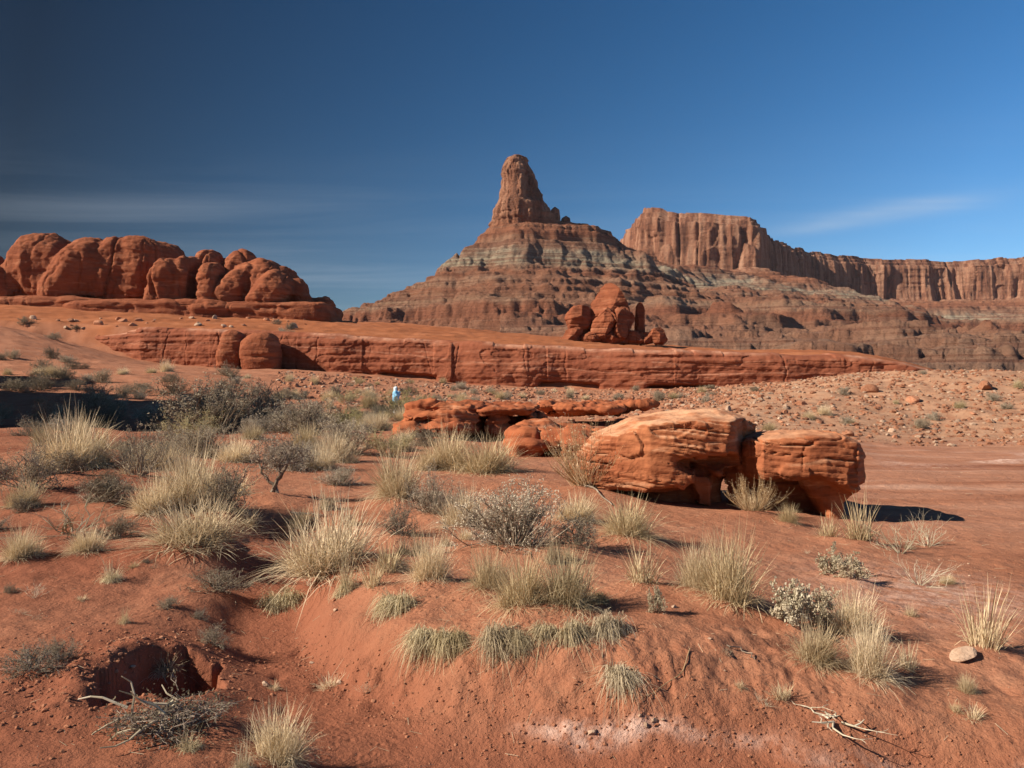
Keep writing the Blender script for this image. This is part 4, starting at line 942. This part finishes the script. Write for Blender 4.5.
# ------------------------------------------------------------------ plants (each kind fits a box 1 wide and 1 high, foot at the origin)
def blades(seed, n, r0, lean, jit, droop, w, hmin=.45, stiff=0):
    g = np.random.RandomState(seed); az = g.uniform(0, 2 * np.pi, n); rr_ = np.sqrt(g.rand(n))
    nclump = 9; ca = g.uniform(0, 2 * np.pi, nclump); crr = np.sqrt(g.rand(nclump)) * r0 * .8; ck = g.randint(0, nclump, n)
    bx = crr[ck] * np.cos(ca[ck]) + r0 * .45 * rr_ * np.cos(az); by = crr[ck] * np.sin(ca[ck]) + r0 * .45 * rr_ * np.sin(az)
    oa = np.arctan2(by, bx) + g.normal(0, jit, n)
    L = (hmin + (1 - hmin) * g.rand(n)) * (.65 + .35 * g.rand(nclump)[ck]); ln_ = np.abs(g.normal(lean, lean * .5, n)) * (.45 + .9 * np.hypot(bx, by) / (r0 + 1e-6)) + np.abs(g.normal(0, .18, n))
    ln_ = np.clip(ln_, 0, 1.35); dr = np.abs(g.normal(droop, droop * .6 + .02, n))
    ts = np.array([0, .35, .7, 1.0]); wd = np.array([.8, 1, .7, .12]) * w
    pts = []
    fa = oa + np.pi / 2 + g.normal(0, .6, n)
    cx_, cy_, hx, hy = np.cos(oa), np.sin(oa), np.cos(fa), np.sin(fa)
    kx, ky = g.normal(0, .05, n), g.normal(0, .05, n)
    for t_, q in zip(ts, wd):
        hor = L * (np.sin(ln_) * t_ + dr * .8 * t_ ** 2); ver = L * (np.cos(ln_) * t_ - dr * t_ ** 2.4)
        X_, Y_ = bx + cx_ * hor * .8 + kx * t_ ** 2, by + cy_ * hor * .8 + ky * t_ ** 2
        ww = q * (.6 + .8 * g.rand(n))
        pts += [np.stack([X_ - hx * ww, Y_ - hy * ww, ver - .02], 1), np.stack([X_ + hx * ww, Y_ + hy * ww, ver - .02], 1)]
    P = np.stack(pts, 1); V = P.reshape(-1, 3)
    b = (np.arange(n) * 8)[:, None]; Q = np.concatenate([b + np.array([[2 * k, 2 * k + 1, 2 * k + 3, 2 * k + 2]]) for k in range(3)])
    tone = np.repeat(np.clip(g.normal(.5, .28, n), 0, 1), 8)
    return V, Q, tone
def join(L):
    Vs, Qs, Ts, o_ = [], [], [], 0
    for v, q, t_ in L: Vs.append(v); Qs.append(q + o_); Ts.append(t_); o_ += len(v)
    return np.concatenate(Vs), np.concatenate(Qs), np.concatenate(Ts)
def tubes(S, seed=0, ns=4):
    """S: rows of x0 y0 z0 x1 y1 z1 r0 r1"""
    S = np.asarray(S, float); n = len(S); a, b = S[:, :3], S[:, 3:6]; d = b - a; d /= np.linalg.norm(d, axis=1, keepdims=True) + 1e-9
    up = np.where(np.abs(d[:, 2:3]) < .9, [[0, 0, 1]], [[1, 0, 0]]); u = np.cross(d, up); u /= np.linalg.norm(u, axis=1, keepdims=True) + 1e-9; w = np.cross(d, u)
    an = np.arange(ns) * 2 * np.pi / ns; V = []
    for e, rr_ in ((a, S[:, 6]), (b, S[:, 7])):
        V.append(e[:, None] + rr_[:, None, None] * (np.cos(an)[None, :, None] * u[:, None] + np.sin(an)[None, :, None] * w[:, None]))
    V = np.concatenate(V, 1).reshape(-1, 3); bs = (np.arange(n) * 2 * ns)[:, None]
    Q = np.concatenate([bs + np.array([[k, (k + 1) % ns, ns + (k + 1) % ns, ns + k]]) for k in range(ns)])
    return V, Q, np.repeat(np.clip(np.random.RandomState(seed).normal(.5, .25, n), 0, 1), 2 * ns)
def twigs(seed, n0, levels, L0, r0, spread, up, kids=(3, 5), wig=.25, shrink=.62, base_r=.05, flat=1.0):
    g = np.random.RandomState(seed); S = []; tips = []
    def grow(p, d, L, r, lv):
        k = 3; q = p
        pts = []
        for i in range(k):
            d = d + g.normal(0, wig, 3) * .6 + np.array([0, 0, up * .12]); d /= np.linalg.norm(d)
            e = q + d * L / k; S.append((*q, *e, r * (1 - .22 * i), r * (1 - .22 * (i + 1)))); q = e; pts.append((q, d))
        if lv > 0:
            for _ in range(g.randint(kids[0], kids[1] + 1)):
                b, bd = pts[g.randint(0, k)]; nd = bd + g.normal(0, spread, 3); nd[2] = nd[2] * flat + up * .25; nd /= np.linalg.norm(nd)
                grow(b, nd, L * shrink * g.uniform(.7, 1.15), r * .55, lv - 1)
        tips.extend(pts[1:] if lv <= 1 else pts[2:])
    for _ in range(n0):
        az = g.uniform(0, 2 * np.pi); el = g.uniform(.15, 1.45); d = np.array([math.cos(az) * math.cos(el), math.sin(az) * math.cos(el), math.sin(el)])
        grow(np.array([base_r * math.cos(az), base_r * math.sin(az), -.02]), d, L0 * g.uniform(.75, 1.1), r0, levels)
    return np.array(S), tips
def leaves(seed, tips, n, size, jit, aspect=2.2):
    g = np.random.RandomState(seed); T = np.array([t_[0] for t_ in tips]); k = g.randint(0, len(T), n); c = T[k] + g.normal(0, jit, (n, 3)); c[:, 2] = np.abs(c[:, 2])
    d = g.normal(0, 1, (n, 3)); d[:, 2] += .5; d /= np.linalg.norm(d, axis=1, keepdims=True); e = np.cross(d, g.normal(0, 1, (n, 3))); e /= np.linalg.norm(e, axis=1, keepdims=True)
    s = size * g.uniform(.6, 1.3, (n, 1)); V = np.stack([c - d * s, c - e * s / aspect, c + d * s, c + e * s / aspect], 1).reshape(-1, 3)
    return V, np.arange(4 * n).reshape(-1, 4), np.repeat(np.clip(g.normal(.5, .28, n), 0, 1), 4)
def fit(*parts):
    A_ = np.concatenate([p[0] for p in parts]); q = np.percentile(A_, [2, 98], axis=0); c = (q[0] + q[1]) / 2; w = max(q[1, 0] - q[0, 0], q[1, 1] - q[0, 1]); hh = np.percentile(A_[:, 2], 98.5)
    return [((p[0] - [c[0], c[1], 0]) / [w, w, hh], p[1], p[2]) for p in parts]
def pm(name, p, mat):
    me = mesh_np(name, p[0], p[1], False, dict(tone=p[2])); me.materials.append(M[mat]); return me
PROTO = {}
def mop(seed, n=850):
    """a matted clump on a bank edge: blades arc up a little and fall over the face, towards -y"""
    g = np.random.RandomState(seed); nc = 6; c1, c2 = g.normal(0, .17, nc), g.normal(0, .08, nc); ck = g.randint(0, nc, n)
    bx = c1[ck] + g.normal(0, .06, n); by = c2[ck] + g.normal(0, .06, n); L = (.35 + .65 * g.rand(n)) * g.uniform(.6, 1, nc)[ck]
    sx_ = bx * .8 + g.normal(0, .32, n); fw = g.normal(.50, .32, n); v = np.abs(g.normal(.95, .40, n)); dr = np.clip(fw, 0, 1) * g.uniform(.3, 1.25, n); kx, ky = g.normal(0, .10, n), g.normal(0, .08, n)
    ts = np.linspace(0, 1, 7); wd = np.array([.8, 1, 1, .95, .8, .5, .12]) * .0060; pts = []; fa = g.uniform(0, np.pi, n)
    for t_, q in zip(ts, wd):
        X_ = bx + sx_ * L * t_ + kx * t_ ** 2 * np.sin(t_ * 3 + bx * 9); Y_ = by - fw * L * t_ + ky * t_ ** 2; Z_ = L * (v * t_ - (v + dr) * t_ ** 2)
        pts += [np.stack([X_ - np.cos(fa) * q, Y_ - np.sin(fa) * q, Z_], 1), np.stack([X_ + np.cos(fa) * q, Y_ + np.sin(fa) * q, Z_], 1)]
    V = np.stack(pts, 1).reshape(-1, 3); b = (np.arange(n) * 14)[:, None]; Q = np.concatenate([b + np.array([[2 * k, 2 * k + 1, 2 * k + 3, 2 * k + 2]]) for k in range(6)])
    u = blades(seed + 5, 300, .3, .9, 2.0, .45, .0055, .2); u[0][:, 2] *= .45
    return join([(V, Q, np.repeat(np.clip(g.normal(.45, .28, n), 0, 1), 14)), u])
for k in range(4):
    s = 100 + k
    PROTO.setdefault('tuft', []).append([('', pm('bunchgrass', fit(join([blades(s, 850, .36, .72, 1.3, .18, .0052, .3), blades(s + 50, 650, .42, 1.0, 1.4, .30, .0048, .25), blades(s + 70, 60, .28, .4, 1.8, .06, .0040, .9)]))[0], ('straw', 'straw', 'straw', 'greengrass')[k]))])
    PROTO.setdefault('droop', []).append([('', pm('drooping_grass', fit(join([blades(s + 200, 520, .30, 1.05, 1.0, .85, .0085, .4), blades(s + 230, 300, .36, 1.3, 1.3, 1.1, .0085, .4), blades(s + 260, 160, .4, 1.0, 2.0, .5, .008, .2)]))[0], ('greygrass', 'greengrass', 'greygrass', 'straw')[k]))])
    PROTO.setdefault('sparse', []).append([('', pm('wispy_grass', fit(join([blades(s + 300, 110, .24, .45, .9, .08, .0085, .3), blades(s + 330, 130, .3, .9, 1.0, .3, .008, .15)]))[0], 'straw'))])
    PROTO.setdefault('mop', []).append([('', pm('hanging_grass', mop(s + 250), ('greygrass', 'greengrass', 'greygrass', 'greengrass')[k]))])
    S, tp = twigs(s + 400, 26, 2, .55, .012, .5, .9, wig=.35); a, b = fit(tubes(S, s), join([leaves(s, tp, 6500, .018, .024, 3), blades(s + 430, 260, .34, .8, .9, .05, .006, .45)]))
    PROTO.setdefault('sage', []).append([('stems', pm('stems', a, 'twig')), ('foliage', pm('foliage', b, 'sage'))])
    S, tp = twigs(s + 500, 26, 2, .5, .014, .7, .4, wig=.45); a, b = fit(tubes(S, s), leaves(s, tp, 3600, .016, .024))
    PROTO.setdefault('dark', []).append([('stems', pm('stems', a, 'twig')), ('foliage', pm('foliage', b, 'dark'))])
    S, tp = twigs(s + 600, 18, 2, .6, .014, .4, 1.4, wig=.2); a, b = fit(tubes(S, s), leaves(s, tp, 4600, .020, .022, 4))
    PROTO.setdefault('yellow', []).append([('stems', pm('stems', a, 'greengrass')), ('foliage', pm('foliage', b, 'yellow'))])
    S, tp = twigs(s + 700, 16, 2, .5, .016, .6, .7, wig=.3, kids=(2, 4)); a, b = fit(tubes(S, s), leaves(s, tp, 2600, .032, .03, 1.5))
    PROTO.setdefault('salt', []).append([('stems', pm('stems', a, 'bark')), ('foliage', pm('foliage', b, 'saltb'))])
    S, tp = twigs(s + 800, 95, 1, .9, .008, .20, 1.5, wig=.14, kids=(3, 5), shrink=.5, base_r=.12); a, b = fit(tubes(S, s), join([leaves(s, tp, 1600, .020, .014, 5), blades(s + 830, 350, .3, .5, .8, .05, .006, .4)]))
    PROTO.setdefault('gold', []).append([('stems', pm('stems', a, 'gold')), ('foliage', pm('foliage', b, 'straw'))])
    S, tp = twigs(s + 900, 13, 2, .8, .012, .5, .35, wig=.3, kids=(2, 4)); a, = fit(tubes(S, s)); PROTO.setdefault('bare', []).append([('', pm('leafless_shrub', a, 'saltb'))])
    S, tp = twigs(s + 950, 18, 3, .5, .014, .6, .7, wig=.35, kids=(2, 4)); a, b = fit(tubes(S, s), leaves(s, tp, 700, .014, .02)); PROTO.setdefault('twigs', []).append([('stems', pm('stems', a, 'twig')), ('foliage', pm('foliage', b, 'dark'))])
# the tree-like bush: a bare forked trunk with a twiggy crown
g = np.random.RandomState(77); S = []; tips = []
for k, (dx, dy) in enumerate(((.03, 0), (-.16, .05), (.20, .06))):
    q = np.array([(-.05, .05, 0)[k], dy * .4, -.02]); d = np.array([(.55, -.35, .1)[k], dy, 1.0])
    for i in range(6):
        e = q + d * .075 + g.normal(0, .014, 3); S.append((*q, *e, .030 - .003 * i, .027 - .003 * i)); q = e; d = d + g.normal(0, .42, 3) * np.array([1, 1, .2]); d[:2] += np.array([dx, dy]) * .6; d /= np.linalg.norm(d)
    s2, t2 = twigs(780 + k, 14, 3, .30, .009, .8, .3, wig=.5, kids=(2, 3), base_r=.0); s2[:, :3] += q; s2[:, 3:6] += q; tips += [(a_ + q, b_) for a_, b_ in t2]
    if k == 0: tw = [s2]
    else: tw.append(s2)
tr_, tw_, lf_ = fit(tubes(S, 1, 6), tubes(np.concatenate(tw), 2), leaves(3, tips, 1500, .016, .018))
PROTO['tree'] = [[('trunk', pm('trunk', tr_, 'twig')), ('crown', pm('crown', join([tw_, lf_]), 'twig'))]]
NAMES = dict(tuft='bunchgrass', droop='drooping_grass', mop='hanging_grass', sparse='wispy_grass', sage='grey_shrub', dark='dark_shrub', yellow='olive_shrub', salt='saltbush', gold='golden_bush', bare='leafless_shrub', twigs='twiggy_shrub', tree='twisted_bush')
CATS = dict(mop='grass', tuft='grass', droop='grass', sparse='grass', tree='bush', gold='bush')
def plant(kind, x, y, w, h, label, group=None, cat=None, v=None):
    z = float(H(np.array([x]), np.array([y]))[0]); P = PROTO[kind]; parts = P[rs.randint(len(P)) if v is None else v % len(P)]
    rz = rs.uniform(0, 6.28) if kind not in ('tree', 'mop') else rs.uniform(-.35, .35)
    if parts[0][0] == '':
        o = bpy.data.objects.new(NAMES[kind], parts[0][1]); COL.objects.link(o)
    else:
        o = bpy.data.objects.new(NAMES[kind], None); COL.objects.link(o); o.empty_display_size = .1
        for n_, me in parts:
            c = bpy.data.objects.new(n_, me); COL.objects.link(c); c.parent = o
    o.location = (x, y, z - .01); o.scale = (w, w, h); o.rotation_euler.z = rz
    return tag(o, label, cat or CATS.get(kind, 'shrub'), group, 'thing')
for q, (X, Y) in zip(PL, PLH):
    w = q[2] / F * Y; h = q[3] / F * Y * (1.0 if q[4] != 'droop' else .75)
    if q[4] == 'mop':
        X, Y = hit(q[0], q[1] - q[3] * .72); o = plant('mop', X, Y, w * .95, h * 1.45, q[5]); o.scale.y = h * 1.45; continue
    if q[4] == 'tuft': w, h = w * 1.22, h * .90
    plant(q[4], X, Y + w * .25, w, h, q[5], v=None if q[4] != 'tuft' else rs.randint(3) if 'olive' not in q[5] else 3)
for q, (X, Y) in zip(EX, EXH):
    if Y > 100 and q[1] > 352: continue
    if q[1] > 440 and any((X - a) ** 2 + (Y - b) ** 2 < .08 for a, b in PLH): continue
    plant(q[3], X, Y, q[2], q[2] * rs.uniform(.42, .68), q[5], q[4], q[6])
# dead wood: brush heap by the hole, twig on the right sand, sticks
def wood(name, segs, mat, base, label, cat):
    p = tubes(segs, 5, 5); me = mesh_np(name, p[0] - np.array(base), p[1], True, dict(tone=p[2])); me.materials.append(M[mat])
    return tag(link(name, me, None, None, base), label, cat)
x, y = hit(172, 730); z = float(H(np.array([x]), np.array([y]))[0])
br = empty('brush_heap', (x, y, z), 'tangled heap of dead brush and bleached branches beside the hole', 'brush')
S, tp = twigs(991, 26, 2, .30, .006, .8, .0, wig=.6, kids=(3, 5)); S = S * np.array([1, .8, .45, 1, .8, .45, 1, 1]); a = tubes(S, 4)
b = leaves(6, [((t_[0] * np.array([1, .8, .45])), t_[1]) for t_ in tp], 1500, .009, .025)
o = link('tangle', pm('tangle', (a[0], a[1], a[2]), 'bark'), None, br); o = link('litter', pm('litter', b, 'dark'), None, br)
g = np.random.RandomState(8)
for k in range(9):
    q = np.array([g.uniform(-.22, .02), g.uniform(-.16, .05), g.uniform(.05, .14)]); d = np.array([g.uniform(-1, .3), g.uniform(-.5, .5), g.uniform(-.3, .6)]); d /= np.linalg.norm(d); S = []
    for i in range(4):
        e = q + d * .065; S.append((*q, *e, .0075 - .0012 * i, .0063 - .0012 * i)); q = e; d = d + g.normal(0, .3, 3); d /= np.linalg.norm(d)
    link('branch', pm('branch', tubes(S, k, 5), 'saltb'), None, br)
def on(px, py, up=.01):
    x, y = hit(px, py); return np.array([x, y, float(H(np.array([x]), np.array([y]))[0]) + up])
def path(P, r, up=.012):
    g_ = np.random.RandomState(len(P) + int(P[0][0])); P2 = []
    for a, b in zip(P[:-1], P[1:]):
        for i in range(3): P2.append((a[0] + (b[0] - a[0]) * i / 3 + g_.normal(0, 1.1), a[1] + (b[1] - a[1]) * i / 3 + g_.normal(0, .8)))
    P2.append(P[-1]); pts = [on(*p, up) for p in P2]; return [(*a, *b, r * (1 - .6 * i / len(pts)), r * (1 - .6 * (i + 1) / len(pts))) for i, (a, b) in enumerate(zip(pts[:-1], pts[1:]))]
c0 = on(836, 722, .01); S, tp = twigs(1203, 6, 2, .20, .0075, .5, .0, wig=.55, kids=(1, 3), base_r=.03); S = S * np.array([1.0, 1.25, .22, 1.0, 1.25, .22, 1, 1]); S[:, :3] += c0; S[:, 3:6] += c0
wood('dead_twig', S, 'saltb', tuple(on(842, 720, 0)), 'forked dead twig lying on the bare sand at the lower right', 'twig')
wood('stick', path([(292, 513), (308, 515), (324, 517)], .012, .02), 'bark', tuple(on(308, 515, 0)), 'straight bleached stick on the sand right of the tree-like bush', 'stick')
wood('stick', path([(725, 647), (740, 650), (752, 658), (755, 662)], .005), 'bark', tuple(on(740, 652, 0)), 'thin crooked stick on open sand left of the right-hand cluster', 'stick')
wood('stick', path([(585, 495), (600, 500), (612, 507)], .018, .02), 'bark', tuple(on(598, 501, 0)), 'dark stick under the left end of the large rock', 'stick')
wood('stick', path([(690, 650), (684, 672), (662, 690), (640, 703)], .0035), 'gold', tuple(on(676, 675, 0)), 'long thin grass stalk curving over the sand right of the bank', 'stalk')
# fallen litter and dry stalks on the sand
g = np.random.RandomState(9); n = 1000; y = 3.2 * np.exp(g.rand(n) * 1.9); px = g.uniform(-40, 1080, n); x = (px - CX) / F * y; 
k = g.randint(0, len(PLH), n // 2); PA = np.array(PLH); x[:n // 2] = PA[k, 0] + g.normal(0, .35, n // 2) * (1 + PA[k, 1] / 14); y[:n // 2] = PA[k, 1] + g.normal(0, .3, n // 2) * (1 + PA[k, 1] / 14)
y = np.maximum(y, 2.9); z = H(x, y); a = g.uniform(0, 6.28, n); L = .02 + .10 * g.rand(n) ** 3; L = L * np.maximum(1, y / 8)
dx, dy = np.cos(a) * L, np.sin(a) * L; z2 = H(x + dx, y + dy)
S = np.stack([x, y, z + .004, x + dx, y + dy, z2 + .004 + .012 * g.rand(n), .0012 * np.maximum(1, y / 7), .0008 * np.maximum(1, y / 7)], 1)
tag(link('plant_litter', pm('plant_litter', tubes(S, 3, 3), 'greygrass'), None), kind='stuff')

# ------------------------------------------------------------------ the person, side-on, looking to the right through a camera
PX, PY = (396 - CX) / F * 44.0, 44.0; PZ = float(H(np.array([PX]), np.array([PY]))[0])
def caps(L, h, k=.035, pad=.12, cut=None, grow=0.0):
    E = np.array([(*a, *b) for a, b, *_ in L]).reshape(-1, 3); lo, hi = E.min(0) - pad - .1, E.max(0) + pad + .1
    n = np.ceil((hi - lo) / h).astype(int) + 1; X, Y, Z = np.meshgrid(*[lo[i] + h * np.arange(n[i]) for i in range(3)], indexing='ij'); f = None
    for a, b, ra, rb, *sq in L:
        a, b = np.array(a, float), np.array(b, float); v = b - a; q = sq[0] if sq else 1.0
        t = np.clip(((X - a[0]) * v[0] + (Y - a[1]) * v[1] + (Z - a[2]) * v[2]) / (v @ v + 1e-9), 0, 1)
        d = np.sqrt((X - a[0] - t * v[0]) ** 2 + ((Y - a[1] - t * v[1]) / q) ** 2 + (Z - a[2] - t * v[2]) ** 2) - (ra + (rb - ra) * t) - grow
        f = d if f is None else smin(f, d, k)
    if cut: 
        for c in cut: f = np.maximum(f, c(X, Y, Z))
    return nets(f.astype(f32), lo, h)
hd = (.02, 0, 1.48)
legs = [((-.02, s * .09, .84), (.0, s * .10, .46), .085, .060) for s in (-1, 1)] + [((.0, s * .10, .46), (-.04, s * .10, .09), .058, .040) for s in (-1, 1)]
torso = [((-.02, 0, .86), (-.01, 0, 1.04), .125, .115, 1.25), ((-.01, 0, 1.04), (.0, 0, 1.26), .115, .125, 1.35)]
arms = [((.0, s * .18, 1.29), (.07, s * .23, 1.08), .052, .042) for s in (-1, 1)] + [((.07, s * .23, 1.08), (.165, s * .075, 1.36), .040, .028) for s in (-1, 1)]
neck = [((.0, 0, 1.30), (.015, 0, 1.42), .055, .05)]
head = [((.01, 0, 1.50), (.02, 0, 1.47), .088, .080, .85), ((.05, 0, 1.43), (.055, 0, 1.42), .050, .045, .9), ((.095, 0, 1.475), (.108, 0, 1.455), .010, .014), ((.0, .078, 1.475), (.0, .08, 1.45), .014, .012), ((.0, -.078, 1.475), (.0, -.08, 1.45), .014, .012)]
hands = []
for s in (-1, 1):
    hands += [((.165, s * .075, 1.36), (.175, s * .068, 1.43), .030, .030)]
    for i in range(4): hands += [((.175, s * .066, 1.405 + .017 * i), (.208, s * .062, 1.41 + .018 * i), .008, .0075), ((.208, s * .062, 1.41 + .018 * i), (.222, s * .035, 1.412 + .018 * i), .0075, .0065)]
    hands += [((.165, s * .065, 1.40), (.152, s * .045, 1.428), .009, .008)]
person = empty('person', (PX, PY, PZ), 'person in a pale blue hooded jacket holding a camera up to the face', 'person')
M['skin'] = mat_flat('skin', (.46, .26, .18), .6); M['jacket'] = mat_flat('blue_jacket', (.22, .46, .66), .8, .08); M['hat'] = mat_flat('pale_hood', (.66, .76, .80), .8, .05)
M['trouser'] = mat_flat('pale_trousers', (.42, .46, .48), .85); M['shoe'] = mat_flat('shoe_leather', (.10, .07, .05), .7); M['camera'] = mat_flat('camera_black', (.02, .02, .022), .4); M['hair'] = mat_flat('brown_hair', (.09, .06, .04), .6); M['jacketdark'] = mat_flat('blue_band', (.05, .16, .36), .8)
def body(name, L, mat, h=.012, **k):
    V, Q = caps(L, h, **k); return link(name, mesh_np(name, V, Q), M[mat], person)
body('body', legs + torso + arms + neck + head + hands, 'skin', .0095, k=.022)
body('jacket', [((-.02, 0, .80), (-.01, 0, 1.04), .150, .135, 1.25), ((-.01, 0, 1.04), (.0, 0, 1.23), .135, .150, 1.4)] + [(a, b, ra + .020, rb + .018) for a, b, ra, rb in arms], 'jacket', .014, k=.05, grow=.012, cut=[lambda X, Y, Z: .74 - Z, lambda X, Y, Z: np.where((X > .10) & (np.abs(Y) > .03), Z - 1.335, -1.)])
body('hood', [((-.005, 0, 1.515), (.0, 0, 1.45), .112, .108, .95), ((-.02, 0, 1.42), (-.02, 0, 1.36), .07, .09, 1.1)], 'hat', .012, k=.05, cut=[lambda X, Y, Z: np.where(Z > 1.36, X - .052, -1.)])
body('waist_band', [((-.02, 0, .80), (-.018, 0, .86), .156, .152, 1.25)], 'jacketdark', .012, cut=[lambda X, Y, Z: np.abs(Z - .83) - .035])
body('trousers', [(a, b, ra + .022, rb + .022) for a, b, ra, rb in legs] + [((-.02, 0, .86), (-.02, 0, .84), .135, .13, 1.2)], 'trouser', .014, k=.05, cut=[lambda X, Y, Z: .06 - Z, lambda X, Y, Z: Z - .92])
for s in (-1, 1): body('shoe', [((-.06, s * .10, .045), (.12, s * .11, .035), .048, .038, .9)], 'shoe', .01, cut=[lambda X, Y, Z: -Z])
body('hair', [((.03, 0, 1.545), (.045, .0, 1.53), .06, .045, 1.1)], 'hair', .01, cut=[lambda X, Y, Z: 1.535 - Z])
person.scale = (1.15, 1.25, .93)
# camera in the hands: body, lens, viewfinder hump
def box_lathe(name, mat, parent, kind, a, b, bev=.006):
    bm = bmesh.new()
    if kind == 'box':
        bmesh.ops.create_cube(bm, size=1); bmesh.ops.scale(bm, vec=b, verts=bm.verts); bmesh.ops.bevel(bm, geom=bm.edges[:], offset=bev, segments=2, affect='EDGES')
    else:
        from mathutils import Matrix
        bmesh.ops.create_cone(bm, cap_ends=True, segments=24, radius1=b[0], radius2=b[1], depth=b[2], matrix=Matrix.Rotation(math.pi / 2, 4, 'Y')); bmesh.ops.bevel(bm, geom=[e for e in bm.edges if len(e.link_faces) == 2 and e.calc_face_angle(0) > 1], offset=.003, segments=1, affect='EDGES')
    bmesh.ops.translate(bm, vec=a, verts=bm.verts); me = bpy.data.meshes.new(name); bm.to_mesh(me); bm.free(); return link(name, me, M[mat], parent)
camo = empty('handheld_camera', (PX + .218, PY, PZ + 1.34), 'small black camera held to the face of the person in blue', 'camera')
box_lathe('camera_body', 'camera', camo, 'box', (0, 0, 0), (.045, .125, .075)); box_lathe('lens', 'camera', camo, 'cone', (.055, 0, -.004), (.030, .033, .07)); box_lathe('viewfinder', 'camera', camo, 'box', (-.005, 0, .045), (.05, .045, .022))
